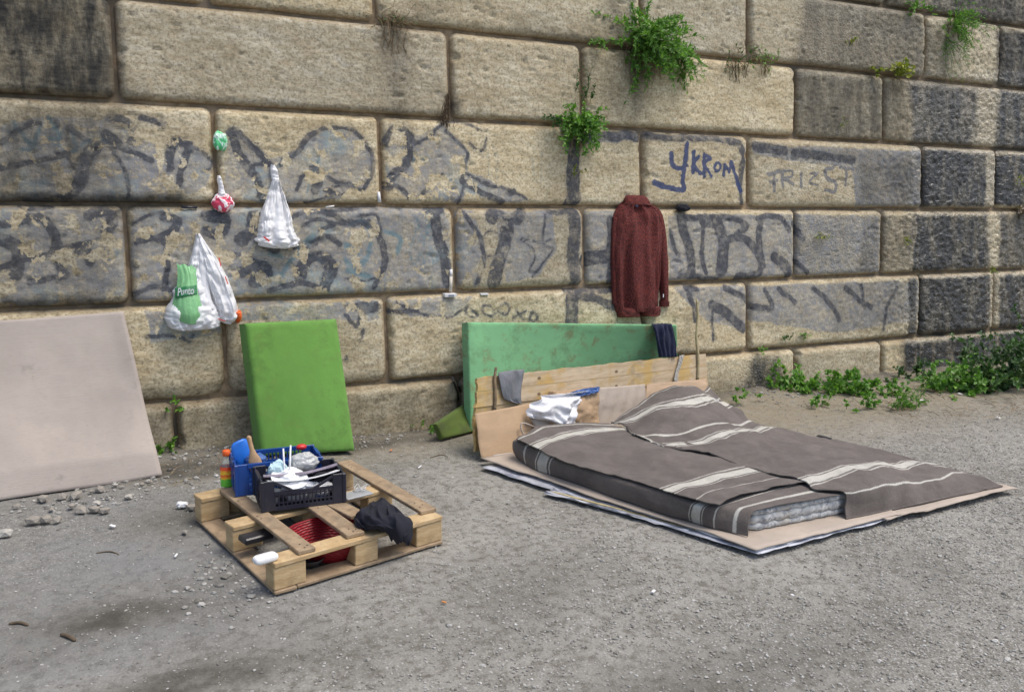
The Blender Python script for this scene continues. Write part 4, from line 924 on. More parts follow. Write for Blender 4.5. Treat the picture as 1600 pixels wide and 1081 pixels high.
c0 = G(1045, 645, .17)
crumple('pillow', c0+np.array([.12, .02, .035]), (.30, .16, .07), M_QUILT, 3, amp=.1, sharp=False)
tag(bpy.data.objects['pillow'], 'plump pillow making a hump under the right blanket by the headboard', 'pillow')

# ================================================================ THE PALLET
pO = G(430, 931, 0); pX = unit(G(690, 850, 0)-pO); pX[2] = 0; pX = unit(pX); pY = np.array([-pX[1], pX[0], 0.0])
pe = G(305, 812, 0)-pO; 
pW = float(np.linalg.norm(G(688, 848, 0)-pO)); pD = float(pe@pY); sh = float(pe@pX)/pD
pYs = pY+pX*sh                                  # racked: the old pallet is out of square
def Q(a, d, z): return pO+pX*a+pYs*d+np.array([0, 0, z])
pal = empty('wooden_pallet', Q(pW/2, pD/2, 0), 'broken pale wooden pallet with missing deck boards lying on the dirt', 'pallet')
M_PALL = wood_mat('raw_pallet_wood', (.40, .27, .13), (.54, .40, .225), None, (1, 1, 4), True, .45); M_PALD = wood_mat('grey_brown_pallet_board', (.22, .155, .095), (.36, .265, .165), None, (1, 1, 1), True, .65)
Zb, Zk, Zs, Zd = .016, .118, .140, .160
zU = np.array([0, 0, 1.0])
def board(a0, d0, a1, d1, z0, z1, wd, name, mat): 
    mm = MB(); mm.beam(Q(a0, d0, (z0+z1)/2), Q(a1, d1, (z0+z1)/2), wd, z1-z0, zU, .003); return mm.build(name, mat, pal)
D1, D2, D3 = .055, pD*.52, pD-.05
bw = .10
board(bw/2, 0, bw/2, pD, .001, Zb, bw, 'bottom_board', M_PALD); board(pW-bw/2, 0, pW-bw/2, pD, .001, Zb, bw, 'bottom_board', M_PALD); board(pW*.52, bw, pW*.52, pD-bw, .001, Zb, bw, 'bottom_board', M_PALD)
board(bw, .055, pW-bw, .055, .002, Zb+.001, .11, 'bottom_board', M_PALD); board(bw, D3, pW-bw, D3, .002, Zb+.001, .10, 'bottom_board', M_PALD)
for dd in (D1, D2, D3):
    board(-.0, dd, pW, dd, Zk+.0005, Zs, .10, 'stringer_board', M_PALL)
    for aa in (.075, pW*.52, pW-.07):
        mm = MB(); ww = .075 if aa < pW*.3 or aa > pW*.7 else .06
        mm.box(Q(aa, dd, (Zb+Zk)/2+.0005), pX*ww, unit(pYs)*.045, zU*(Zk-Zb)/2*.995, .004); mm.build('block', M_PALL, pal)
def Pd(px, py, z=Zd): return G(px, py, z)
def deck(a, b_, wd=.085, z=Zs, name='deck_board', mat=M_PALD):
    mm = MB(); A, B = G(*a, z+.0105), G(*b_, z+.0105); mm.beam(A, B, wd, .019, zU, .003); return mm.build(name, mat, pal)
deck((537, 722), (670, 799), .088)
deck((478, 780), (556, 836), .088)
deck((355, 765), (480, 861), .080)
deck((425, 740), (560, 806), .085)

mm = MB()
for (px, py) in ((545, 727), (549, 730), (648, 786), (656, 792), (660, 788), (490, 789), (497, 793), (545, 826), (552, 830), (556, 826), (402, 806), (408, 810), (468, 850), (476, 855), (480, 851), (366, 777), (372, 782)):
    q = G(px, py, Zs+.0212); mm.lathe(q, [(0, .0012), (.0035, .001), (.004, 0)], 7)
mm.build('nail_heads', simple('dark_nail', (.05, .04, .035), .6), pal)['kind'] = 'stuff'
# ---- crates
M_CRATE = simple('dark_navy_plastic', (.018, .020, .034), .42, .2, 10, .15, 60, .002, (.09, .08, .07), .35); M_BCRATE = simple('royal_blue_plastic', (.012, .060, .26), .38, .15, 10, .15, 60, .002, (.05, .05, .09), .4)
def crate(o, ex_, ey_, w_, d_, h_, mat, label, low=True, fill=1):
    """o bottom front-left corner; ex_ along the front, ey_ to the back"""
    ct = empty('plastic_crate', o+ex_*w_/2+ey_*d_/2, label, 'crate')
    def panel(A, dx, L, nrm_in, notch, nm):
        mm = MB(); P = lambda a, z: A+dx*a+zU*z
        lo = h_*.56 if notch else h_*.90
        bm_ = lambda a, z, a2, z2, wd, th=.006: mm.beam(P(a, z), P(a2, z2), th, wd, np.cross(nrm_in, dx) if False else (zU if abs(z2-z) < .5*abs(a2-a)+1e-6 else dx))
        pw = .055
        for a in (pw/2, L-pw/2): mm.box(P(a, h_/2), dx*pw/2, nrm_in*.004, zU*h_/2, .002)
        mm.box(P(L/2, .010), dx*(L/2-pw), nrm_in*.005, zU*.010)
        if notch:
            mm.box(P(L/2, lo), dx*(L/2-pw), nrm_in*.005, zU*.008)
            mm.beam(P(pw, h_-.01), P(pw+.10, lo), .008, .012, zU); mm.beam(P(L-pw, h_-.01), P(L-pw-.10, lo), .008, .012, zU)
        else:
            mm.box(P(L/2, h_-.010), dx*(L/2-pw), nrm_in*.008, zU*.010); mm.box(P(L/2, h_*.60), dx*(L/2-pw), nrm_in*.004, zU*.006)
        top = lo if notch else h_-.02
        inner = L-2*pw; ns = 3 if L > .4 else 2
        for k in range(1, ns+1-1+1):
            if k < ns+0: mm.box(P(pw+inner*k/ns, top/2), dx*.006, nrm_in*.006, zU*top/2)
        nv = int(inner/.019)
        for k in range(nv+1): mm.box(P(pw+inner*k/nv, top/2), dx*.0032, nrm_in*.003, zU*top/2)
        for z in np.arange(.036, top-.012, .032): mm.box(P(L/2, z), dx*(L/2-pw), nrm_in*.0026, zU*.0032)
        mm.build(nm, mat, ct)
    panel(o, ex_, w_, ey_, low, 'side_panel'); panel(o+ey_*d_, ex_, w_, -ey_, low, 'side_panel')
    panel(o+ey_*.006, ey_, d_-.012, ex_, False, 'end_panel'); panel(o+ex_*w_+ey_*.006, ey_, d_-.012, -ex_, False, 'end_panel')
    mm = MB()
    for k in range(14): mm.box(o+ex_*w_*(k+.5)/14+ey_*d_/2+zU*.004, ex_*.007, ey_*d_/2*.98, zU*.003)
    mm.box(o+ex_*w_/2+ey_*d_/2+zU*.0015, ex_*w_*.49, ey_*d_*.49, zU*.001); mm.build('base', mat, ct)
    for (a, d_2) in ((0, 0), (w_, 0), (w_, d_), (0, d_)):
        mm = MB(); mm.box(o+ex_*a+ey_*d_2+zU*h_/2, ex_*.009, ey_*.009, zU*h_/2, .003); mm.build('corner_post', mat, ct)
    return ct
zc = Zd+.002
cO = G(411, 800, zc); cR = G(538, 784, zc); cB = G(382, 778, zc); cX = unit(cR-cO); cW = float(np.linalg.norm(cR-cO)); cY = np.cross(zU, cX); cDv = float((cB-cO)@cY)

cD = .25; cH = .148

crate(cO, cX, cY, cW, cD, cH, M_CRATE, 'dark navy slatted plastic crate full of odds and ends on the pallet')
bO = cO-cX*.085+cY*(cD+.008)
crate(bO, cX, cY, cW*1.08, .22, cH+.012, M_BCRATE, 'royal blue plastic crate half hidden behind the navy crate on the pallet', low=False)
def C(a, d, z): return cO+cX*a*cW+cY*d*cD+zU*z     # inside the navy crate, fractions
# contents
M_PET = NB('clear_plastic'); M_PET.p.inputs['Transmission Weight'].default_value = .85; M_PET.p.inputs['IOR'].default_value = 1.2; M_PET = M_PET.fin((.85, .9, .88), .08)
bt = G(351, 760, .0); bt = G(352, 771, .02); bt[2] = .0
bt = cO+(-cX)*.075+cY*.36; bt[2] = .02
def bottle(base, label):
    e = empty('drink_bottle', base, label, 'bottle'); hgt = .26; r = .033
    pr = [(0, 0), (r*.8, 0), (r, .012), (r, .06), (r*.93, .07), (r, .08), (r, .15), (r*.95, .175), (r*.62, .205), (r*.42, .222), (r*.42, .236)]
    mm = MB(); mm.lathe(base, pr, 24); mm.build('bottle_body', M_PET, e, smooth=True)
    mm = MB(); mm.lathe(base, [(0, .233), (r*.56, .233), (r*.6, .236), (r*.6, .258), (r*.5, .262), (0, .262)], 24); mm.build('cap', simple('orange_cap', (.75, .12, .02), .35, .05), e, smooth=True)
    b = NB('bottle_label'); ob = b.sep(b.obj()) if False else None
    sx = b.t.nodes.new('ShaderNodeSeparateXYZ'); b.L(b.obj(), sx.inputs[0]); z = b.math('ADD', sx.outputs[2], 0)
    n = b.noise(55, 2, b.obj()); c = b.ramp(b.math('ADD', b.math('MULTIPLY', z, 9), b.math('MULTIPLY', n, .18)), [(0, (.12, .5, .04)), (.44, (.14, .55, .05)), (.46, (.9, .55, .02)), (.62, (.8, .10, .02)), (.72, (.85, .6, .03)), (.9, (.8, .08, .02))])
    mm = MB(); mm.lathe(base, [(r+.0008, .075), (r+.0012, .085), (r+.0012, .165), (r*.96, .178)], 24); mm.build('bottle_label', b.fin(c, .4), e, smooth=True)
    mm = MB(); mm.lathe(base, [(0, .004), (r*.94, .006), (r*.94, .055), (0, .055)], 20); 
    return e
bt = G(356, 772, .10); bt[2] = .075
bottle(bt, 'clear drink bottle with orange cap and green label standing left of the blue crate')
mm = MB(); mm.box(bt+zU*-.037, cX*.05, cY*.05, zU*.037, .004)
tag(mm.build('wood_block', M_PALL), 'wooden offcut under the orange capped bottle at the back of the pallet', 'wood block')
# wooden spatula (brush back) rising from the crates
def blade(name, base, top, profile, th, side, mat, label, cat):
    ax_ = top-base; L = np.linalg.norm(ax_); ax_ /= L; sd_ = unit(side-ax_*(side@ax_)); nn = np.cross(ax_, sd_)
    V = []; n = 12; K = len(profile)
    for (f_, hw) in profile:
        for k in range(n):
            a = 2*math.pi*k/n; V.append(base+ax_*L*f_+sd_*hw*math.cos(a)+nn*th*math.sin(a))
    F = [(i*n+k, i*n+(k+1) % n, (i+1)*n+(k+1) % n, (i+1)*n+k) for i in range(K-1) for k in range(n)]+[tuple(range(n)), tuple((K-1)*n+k for k in range(n))]
    return tag(mesh_np(name, V, F, mat, smooth=True), label, cat)
sb = C(.08, 1.1, .05); st_ = Yp(388, 681, sb[1]+.02)
blade('wooden_brush', sb, st_, [(0, .022), (.15, .030), (.35, .034), (.5, .030), (.62, .018), (.72, .0115), (.9, .0115), (.97, .013), (1, .006)], .011, cX, simple('worn_beech', (.42, .27, .15), .6, .15), 'wooden brush back standing handle up between the two crates', 'brush')
dp = C(.04, 1.5, .03)
sb2 = C(.03, 1.45, .04); tp2 = Yp(372, 689, sb2[1])
blade('blue_dustpan', sb2, tp2, [(0, .05), (.5, .052), (.85, .05), (.97, .040), (1, .028)], .012, cX+cY*.25, M_BCRATE if False else simple('bright_blue_plastic', (.02, .16, .62), .35, .1), 'bright blue rounded plastic scoop standing in the blue crate', 'scoop')
M_TISS = simple('pale_blue_tissue', (.50, .68, .72), .7, .06); M_CLEAR = plastic_mat('cloudy_film', (.62, .63, .62), rough=.25)
for nm, p_, r_, m_, lb, ct_, sd_ in (
    ('tissue', C(.24, .62, .150), (.045, .035, .045), M_TISS, 'crumpled pale blue tissue piled at the left of the navy crate', 'tissue', 2),
    ('plastic_bag', C(.62, .86, .155), (.072, .055, .046), M_CLEAR, 'bunched cloudy plastic bag sitting at the back of the navy crate', 'plastic bag', 5),
    ('paper_wad', C(.36, .55, .12), (.07, .05, .035), M_WHITEPAPER, 'white paper wad behind the straws in the navy crate', 'paper', 7),
    ('paper_wad', C(.45, .28, .07), (.075, .04, .05), M_WHITEPAPER, 'folded white paper peeping over the front rim of the navy crate', 'paper', 8),
    ('paper_wad', C(.75, .30, .06), (.06, .04, .035), M_WHITEPAPER, 'white paper scrap in the front right of the navy crate', 'paper', 9),
    ('dark_rag', C(.82, .45, .08), (.07, .05, .05), M_BLACKCLOTH, 'dark rag stuffed in the right end of the navy crate', 'rag', 4),
    ('blue_wrapper', C(.70, .25, .04), (.05, .02, .03), M_BLUEF, 'blue wrapper behind the front slats of the navy crate', 'wrapper', 3),
    ('plastic_bag', C(.05, 1.35, .150), (.05, .035, .035), M_BLUEF, 'bunched dark blue film on the left end of the blue crate', 'plastic bag', 6),
    ('red_ball', bO+cX*.35+cY*.17+zU*.168, (.028, .02, .016), simple('red_plastic', (.55, .02, .02), .4, .05), 'small red plastic ball at the far end of the blue crate', 'ball', 2)):
    tag(crumple(nm, p_, r_, m_, sd_, amp=.3 if 'ball' not in nm else .05, sub=4), lb, ct_)
def strip_obj(name, a, b_, wd, th, mat, label, cat, sag=0.0, up=None):
    P = np.array([a+(b_-a)*k/12+zU*(-sag*math.sin(k/12*3.14)) for k in range(13)]); sd_ = unit(np.cross(b_-a, up if up is not None else zU))
    nn = unit(np.cross(sd_, b_-a)); V = []
    for p in P: V += [p-sd_*wd/2-nn*th/2, p+sd_*wd/2-nn*th/2, p+sd_*wd/2+nn*th/2, p-sd_*wd/2+nn*th/2]
    F = [(i*4+k, i*4+(k+1) % 4, (i+1)*4+(k+1) % 4, (i+1)*4+k) for i in range(12) for k in range(4)]+[(0, 1, 2, 3), (51, 50, 49, 48)]
    return tag(mesh_np(name, V, F, mat, smooth=False), label, cat)
strip_obj('magazine', C(.05, .45, .135), C(.98, .50, .150), .05, .012, simple('purple_grey_magazine', (.20, .17, .21), .5, .3, 20), 'grey purple magazine bridging the inside of the navy crate', 'magazine', .018, up=cY*.6+zU)
strip_obj('folded_card', C(.08, .28, .128), C(.97, .30, .140), .07, .004, M_WHITEPAPER, 'white folded card lying in front of the magazine in the crate', 'card', .020, up=cY*.3+zU)
mm = MB(); 
for (x_, lab) in ((438, 'thin white drinking straw standing left in the pair in the navy crate'), (431, None)): pass
for x_, top_, lean, lb in ((.33, .262, -.006, 'thin white straw standing in the navy crate, left and shorter of the pair'), (.375, .275, .012, 'thin white straw leaning slightly right in the navy crate, taller of the pair')):
    mm = MB(); mm.tube([C(x_, .5, .06), C(x_, .5, top_)+cX*lean], .0042, 10); tag(mm.build('drinking_straw', simple('white_plastic', (.8, .8, .82), .35, .03), smooth=True), lb, 'straw')
def lathe_thing(name, base, prof, mat, label, cat, n=28, axis=(0, 0, 1)):
    mm = MB(); mm.lathe(base, prof, n, axis); return tag(mm.build(name, mat, smooth=True), label, cat)
M_CER = simple('white_ceramic', (.72, .73, .73), .25, .03)
lathe_thing('plate', C(.36, .34, .112), [(0, 0), (.05, .0), (.085, .012), (.09, .016), (.085, .016), (.05, .005), (0, .004)], M_CER, 'white plate tilted on the heap in the navy crate', 'plate', axis=(.1, -.35, 1))
lathe_thing('cup', C(.60, .22, .02), [(0, .0), (.024, 0), (.034, .07), (.036, .075), (.032, .073), (.022, .006), (0, .006)], M_CER, 'white cup standing behind the middle front slats of the crate', 'cup')
lathe_thing('cup', C(.16, .2, .02), [(0, .0), (.022, 0), (.032, .06), (.034, .064), (.030, .062), (.02, .006), (0, .006)], M_CER, 'small white cup in the front left corner of the navy crate', 'cup')
# wooden pegs bundled in the left end
peg_m = simple('pinkish_wood_pegs', (.42, .27, .22), .7, .25)
pb = empty('peg_bundle', C(.03, .3, .03), 'bundle of pinkish wooden clothes pegs showing at the left end of the navy crate', 'pegs')
for k in range(14):
    r = random.Random(k); p_ = C(.035, .12+.35*r.random(), .02+.02*r.random()); q_ = p_+cX*r.uniform(-.01, .03)+cY*r.uniform(-.02, .02)+zU*r.uniform(.045, .075)
    mm = MB(); mm.beam(p_, q_, .008, .006, cY); mm.build('peg', peg_m, pb)
# ---- red basket under the deck
b = NB('red_woven_plastic'); v = b.t.nodes.new('ShaderNodeTexWave'); v.inputs['Scale'].default_value = 28; v.bands_direction = 'Z'; b.L(b.obj(), v.inputs[0]); v.inputs['Distortion'].default_value = 1.5
M_RED = b.fin(b.mix(v.outputs['Fac'], (.12, .004, .009), (.33, .010, .018)), .4, b.bump(v.outputs['Fac'], .6, .004))
rc = (G(515, 835, .10)); rc[2] = .018
rb = empty('red_basket', rc, 'red woven plastic basket sitting inside the pallet below the deck boards', 'basket')
n_, m_ = 26, 72; V = []
A_ = np.linspace(0, 2*math.pi, 145)[:-1]; V = []; lv = 34
for i in range(lv):
    z = .004+i*.0029; rr_ = .122+.056*(i/lv)**.8
    for q, a in enumerate(A_): w_ = .0016*math.cos(a*36+(i//3)*math.pi); V.append(rc+np.array([math.cos(a)*(rr_+w_)*1.15, math.sin(a)*(rr_+w_), z]))
mesh_np('weave', V, grid_faces(lv, 144, wrap=True), M_RED, rb)
mm = MB(); mm.tube([rc+np.array([math.cos(a)*.178*1.15, math.sin(a)*.178, .098]) for a in np.linspace(0, 2*math.pi, 73)], .006, 6, cap=False); mm.build('rim', M_RED, rb, smooth=True)
mm = MB(); mm.lathe(rc, [(0, 0), (.128, .0), (.128, .004), (0, .004)], 36); mm.build('bottom', M_RED, rb)
tag(crumple('orange_wrapper', G(540, 806, .10), (.045, .03, .02), simple('orange_red_film', (.65, .10, .03), .4, .3), 4), 'crumpled orange red wrapper between the deck boards beside the black cloth', 'wrapper')
tag(crumple('food_scrap', rc+np.array([-.02, 0, .03]), (.07, .05, .018), simple('orange_crumbs', (.40, .10, .03), .6, .5, 40), 6), 'orange crumbly scraps in the bottom of the red basket', 'scraps')
lathe_thing('black_dish', G(482, 880, .02), [(0, 0), (.05, 0), (.075, .03), (.078, .035), (.072, .033), (.048, .006), (0, .006)], simple('grey_black_dish', (.05, .05, .048), .5, .2), 'dark shallow dish lying inside the front of the pallet', 'dish')
mm = MB(); mm.box(G(400, 838, .10), pX*.07, pY*.04, zU*.015, .006); 
tag(mm.build('black_case', simple('black_plastic', (.02, .02, .022), .35, .1)), 'flat black plastic case lying in the pallet beside the middle block', 'case')
# soap box
sp_ = G(415, 877, Zs+.001)
mm = MB(); 
prf = [(0, 0), (.80, 0), (.95, .15), (1, .4), (1, .6), (.95, .85), (.82, 1), (0, 1.0)]
V = []; n = 32
for (r_, z_) in prf:
    for k in range(n):
        a = 2*math.pi*k/n; ca, sa = math.cos(a), math.sin(a); sq = lambda v: math.copysign(abs(v)**.45, v)
        V.append(sp_+pX*.052*r_*sq(ca)+pY*.026*r_*sq(sa)+zU*z_*.030)
F = [(i*n+k, i*n+(k+1) % n, (i+1)*n+(k+1) % n, (i+1)*n+k) for i in range(len(prf)-1) for k in range(n)]
tag(mesh_np('soap_box', V, F, simple('matte_white_plastic', (.78, .78, .77), .4, .03), smooth=True), 'white oval soap box on the front left corner of the pallet', 'soap box')
# black garment over the pallet's right end
def heap(name, ctrl, mat, label, cat, n=(80, 90), amp=.02, seed=0):
    f = gridsurf([[G(*q) for q in r] for r in ctrl]); s, t = np.meshgrid(np.linspace(0, 1, n[0]), np.linspace(0, 1, n[1]), indexing='ij'); V = f(s, t)
    d = ((.5+.5*np.sin((s*1.2+t*2.6)*7+6*fbm(s*2, t*2, 2, seed+1)))*amp*.6+(.5-np.abs(fbm(s*5+2, t*6, 2, seed+2)-.5)*2)*amp*1.1-amp*.4+(fbm(s*3, t*4, 2, seed)-.4)*amp)
    V[..., 2] += d*sstep(0, .1, np.minimum(t, 1-t)); V[..., 0] -= d*.4; V[..., 1] -= d*.5
    return tag(solid_cloth(name, V, mat, .004), label, cat)
heap('black_garment', [[(566, 812, .165), (575, 797, .18), (590, 786, .18), (605, 784, .18), (618, 792, .17)],
 [(556, 806, .17), (570, 796, .215), (590, 788, .225), (608, 788, .21), (622, 800, .18)],
 [(553, 812, .17), (568, 808, .215), (588, 805, .225), (612, 806, .205), (634, 806, .17)],
 [(562, 822, .165), (580, 822, .19), (600, 822, .19), (622, 822, .18), (646, 815, .155)],
 [(580, 826, .162), (598, 828, .165), (612, 836, .14), (628, 840, .12), (645, 832, .11)],
 [(606, 828, .150), (608, 836, .125), (614, 848, .09), (626, 851, .07), (641, 848, .08)]], cloth_mat('blue_black_cloth', (.008, .009, .018)), 'black garment heaped over the right end of the pallet with one end hanging down', 'garment', amp=.034)
# bits on the back boards: scissors-like wire and grey lid
mm = MB(); mm.box(G(556, 772, Zd+.004), pX*.075, pY*.045, zU*.004, .002); tag(mm.build('plastic_tray', simple('grey_plastic', (.30, .31, .32), .4, .1)), 'flat grey plastic tray on the pallet between the crate and the right deck board', 'tray')
wr = empty('wire_tangle', G(560, 760, Zd), 'small tangle of silver wire lying behind the grey tray on the pallet', 'wire')
mm = MB(); r = random.Random(3); pts = [G(552+r.uniform(0, 24), 755+r.uniform(0, 12), Zd+.006+r.random()*.02) for _ in range(14)]; mm.tube(np.array(curve(pts, 5)), .0018, 5); mm.build('wire', simple('silver_wire', (.5, .5, .5), .3, .1), wr)
# ================================================================ THINGS HANGING ON THE WALL
WN = unit([0, -1, BAT*-1]); WN = np.array([0, -1.0, 0])
def wall_loft(name, rows, mat, n=64, folds=0, amp=.006, seed=0, parent=None, K=60, attrs=False, phase=0, crump=.0, svar=1.0, rag=.35):
    """rows (py, pxL, pxR, depth): closed body hugging the wall, front bulging, pleats running down"""
    R_ = np.array([[*W((a+b_)/2, py, .05), np.linalg.norm(W(a, py, .05)-W(b_, py, .05))/2, dp] for py, a, b_, dp in rows])
    x = np.linspace(0, len(rows)-1, K); i = np.clip(x.astype(int), 0, len(rows)-2); fr = (x-i)[:, None]
    g = lambda q: R_[np.clip(q, 0, len(rows)-1)]
    p0, p1, p2, p3 = g(i-1), g(i), g(i+1), g(i+2)
    R2 = .5*((2*p1)+(-p0+p2)*fr+(2*p0-5*p1+4*p2-p3)*fr**2+(-p0+3*p1-3*p2+p3)*fr**3)
    th = np.linspace(0, 2*math.pi, n, endpoint=False); V = np.zeros((K, n, 3)); T = np.zeros((K, n)); S = np.zeros((K, n))
    for k in range(K):
        c = R2[k, :3]; hw = max(R2[k, 3]*(1+rag*(fbm(np.array([k*.13+seed*5]), np.array([0.3]), 3, seed)[0]-.5)), .001); dp = max(R2[k, 4], .002); ca = np.cos(th); sa = np.sin(th)
        px_ = np.sign(ca)*np.abs(ca)**.8*hw; front = np.where(sa > 0, dp*np.abs(sa)**.7, -.012*np.abs(sa)**.5)
        u = ca*hw; s = k/(K-1)
        pl = amp*3.2*(.5-2*np.abs(fbm(np.full(n, s*1.6+seed)+u*1.5, (ca+1.2)*folds*.75+phase+seed*3, 3, seed, .45)-.5)-.28)*np.where(sa > 0, 1, 0)*min(1, hw/.05)*svar
        cr = crump*(np.abs(fbm(np.full(n, s*6+seed), u*14+seed, 3, seed+1)-.5)-.12)*2*np.where(sa > 0, 1, .1)
        V[k, :, 0] = c[0]+px_; V[k, :, 1] = c[1]-front-pl*np.clip(sa*3, 0, 1)-cr+BAT*0; V[k, :, 2] = c[2]+(fbm(np.full(n, s*3), ca*2, 2, seed)-.5)*.01
        T[k] = ca; S[k] = s
    F = [grid_faces(K, n, wrap=True)]; V = V.reshape(-1, 3)
    V = np.concatenate([V, [V[:n].mean(0)], [V[-n:].mean(0)]]); a = len(V)-2; j = np.arange(n); j2 = (j+1) % n
    Fl = F[0].tolist()+[(int(q2), int(q), a) for q, q2 in zip(j, j2)]+[((K-1)*n+int(q), (K-1)*n+int(q2), a+1) for q, q2 in zip(j, j2)]
    at = dict(t=np.concatenate([T.ravel(), [0, 0]]), s=np.concatenate([S.ravel(), [0, 1]])) if attrs else None
    return mesh_np(name, V, Fl, mat, parent, None, True, attrs=at)
# sweater
b = NB('rust_red_knit'); ob = b.obj(); s_ = b.attr('s').outputs['Fac']; t_ = b.attr('t').outputs['Fac']
n = b.noise(150, 3, b.scale(ob, (1, 1, .45)), .75); n2 = b.noise(7, 4, ob); n3 = b.noise(420, 2, ob)
c = b.ramp(n, [(.36, (.014, .006, .008)), (.48, (.10, .018, .014)), (.62, (.23, .038, .028)), (.74, (.36, .11, .08))]); c = b.mix(b.rng(n2, .35, .7, 0, .35), c, (.09, .02, .02))
M_KNIT = b.fin(c, .95, b.bump(b.math('ADD', n, n3), .8, .006))
sw = empty('sweater', W(995, 490, .03), 'speckled rust red knitted jumper hanging by its collar from a ledge of the wall', 'jumper')
wall_loft('jumper_body', [(309, 980, 1006, .025), (316, 973, 1013, .035), (324, 965, 1022, .045), (335, 960, 1031, .055), (350, 958, 1033, .06), (375, 957.5, 1031, .065), (400, 957, 1030, .07), (430, 957, 1030, .075), (460, 958, 1029, .075), (480, 960, 1028, .07), (486, 962, 1027, .06)], M_KNIT, 110, 3.0, .028, 2, sw, 100, True, 1.4, .012, rag=.06)
wall_loft('sleeve', [(322, 1008, 1022, .025), (332, 1018, 1032, .035), (360, 1026, 1037.5, .045), (400, 1027, 1040, .05), (440, 1029, 1041.5, .05), (468, 1031, 1042, .045), (470, 1030, 1043, .045), (478, 1030, 1043.5, .04)], M_KNIT, 30, 1.5, .005, 5, sw, 40, True, 0, .006)
wall_loft('sleeve', [(340, 957, 964, .02), (370, 954.5, 962, .03), (400, 954, 961, .03), (440, 955, 962, .03), (475, 956, 963, .025)], M_KNIT, 24, 1.5, .004, 6, sw, 40, True, 0, .005)
wall_loft('ribbed_hem', [(480, 962, 997, .070), (487, 961.5, 998, .072), (494, 963, 999, .066)], M_KNIT, 60, 9, .006, 3, sw, 12, True)
wall_loft('ribbed_hem', [(480, 1001, 1027, .070), (487, 1000, 1028, .072), (492.5, 1001, 1027, .066)], M_KNIT, 60, 8, .006, 4, sw, 12, True)
wall_loft('collar', [(305, 979, 1008, .02), (309, 975, 1012, .04), (315, 973, 1015, .055), (320, 972, 1016, .058)], M_KNIT, 50, 10, .003, 3, sw, 14, True)
mm = MB(); mm.box(W(995, 322, .118), (.012, 0, 0), (0, .002, 0), (0, .0006, .008), .001); mm.build('neck_label', simple('navy_label', (.02, .025, .06), .6), sw)
mm = MB(); mm.box(W(1036.5, 462, .105), (.004, 0, 0), (0, .0015, 0), (0, 0, .013)); mm.build('care_tag', M_WHITEPAPER, sw)

# white carrier bag, single
M_FILM2 = plastic_mat('thin_white_film', (.92, .92, .93), var=.02); M_GREENF = plastic_mat('pale_green_film', (.30, .64, .30), var=.06)
wbg = empty('carrier_bag', W(434, 388, .05), 'knotted white plastic carrier bag hanging alone from a nail, with a bulging bottom', 'carrier bag')
wall_loft('bag_body', [(283, 424, 437, .028), (300, 420, 442, .04), (320, 413, 449, .065), (340, 406, 455, .09), (355, 402, 459, .11), (368, 399, 464, .125), (378, 399, 468, .125), (384, 408, 462, .105), (387, 425, 448, .07)], M_FILM2, 120, 5, .013, 1, wbg, 100, False, 0, .045)
wall_loft('bag_neck', [(257, 423, 429, .012), (264, 422, 433, .018), (274, 423, 435, .022), (283, 425, 436, .024), (292, 423, 438, .028)], M_FILM2, 50, 5, .005, 3, wbg, 30, False, 0, .02)
mm = MB(); mm.beam(W(412, 370, .165), W(421, 377, .17), .009, .002, (0, -1, 0)); mm.build('red_print', simple('red_print', (.60, .02, .02), .5, .05), wbg)
mm = MB(); mm.tube([W(426, 257, .0), W(427, 257, .09)], .004, 6); tag(mm.build('nail', simple('rusty_iron', (.12, .06, .04), .8, .3)), 'rusty nail holding the single white carrier bag', 'nail')
# the pair below
gb = empty('carrier_bag', W(300, 513, .05), 'white carrier bag with a green panel lettered in white, left one of the hanging pair', 'carrier bag')
wall_loft('bag_body', [(430, 286, 318, .06), (445, 276, 322, .085), (460, 268, 330, .105), (475, 263, 336, .12), (490, 259, 341, .13), (502, 261, 343, .125), (511, 270, 338, .10), (514, 292, 318, .06)], M_FILM2, 110, 5, .010, 5, gb, 80, False, 0, .03)
wall_loft('bag_handle', [(365, 306, 312, .04), (380, 303, 312, .045), (400, 298, 312, .05), (420, 292, 313, .06), (438, 286, 318, .07)], M_FILM2, 50, 4, .006, 7, gb, 40, False, 0, .02)
wall_loft('bag_handle', [(368, 308, 314, .03), (385, 308, 316, .045), (405, 308, 320, .055), (430, 306, 326, .07), (460, 306, 330, .09), (480, 312, 335, .10)], M_FILM2, 50, 4, .006, 8, gb, 40, False, 0, .02)
# green panel conforms to the bag front
gp = [[(276, 411, .075), (281, 414, .080), (287, 412, .08)] + [(294, 416, .085), (300, 412, .085), (305, 408, .08)], [(277, 430, .085), (285, 430, .105), (292, 430, .115), (297, 430, .118), (302, 430, .115), (307, 430, .105)],
      [(275, 450, .10), (283, 450, .128), (291, 450, .143), (297, 450, .147), (303, 450, .144), (309, 450, .13)], [(270, 470, .11), (279, 470, .145), (288, 470, .165), (296, 470, .172), (305, 470, .168), (313, 470, .15)],
      [(266, 490, .11), (277, 490, .152), (289, 490, .18), (299, 490, .186), (309, 490, .178), (320, 490, .155)], [(272, 500, .12), (281, 502, .150), (290, 505, .165), (299, 506, .170), (310, 505, .16), (322, 500, .15)]]
f = gridsurf([[W(*q) for q in r] for r in gp]); s, t = np.meshgrid(np.linspace(0, 1, 60), np.linspace(0, 1, 50), indexing='ij'); Vg = f(s, t)
Vg[..., 1] -= (np.abs(fbm(s*1.5, t*5, 3, 3)-.5))*.02+.010
solid_cloth('green_panel', Vg, M_GREENF, .0012, gb)
M_DG = simple('dark_green_print', (.02, .16, .055), .5, .05)
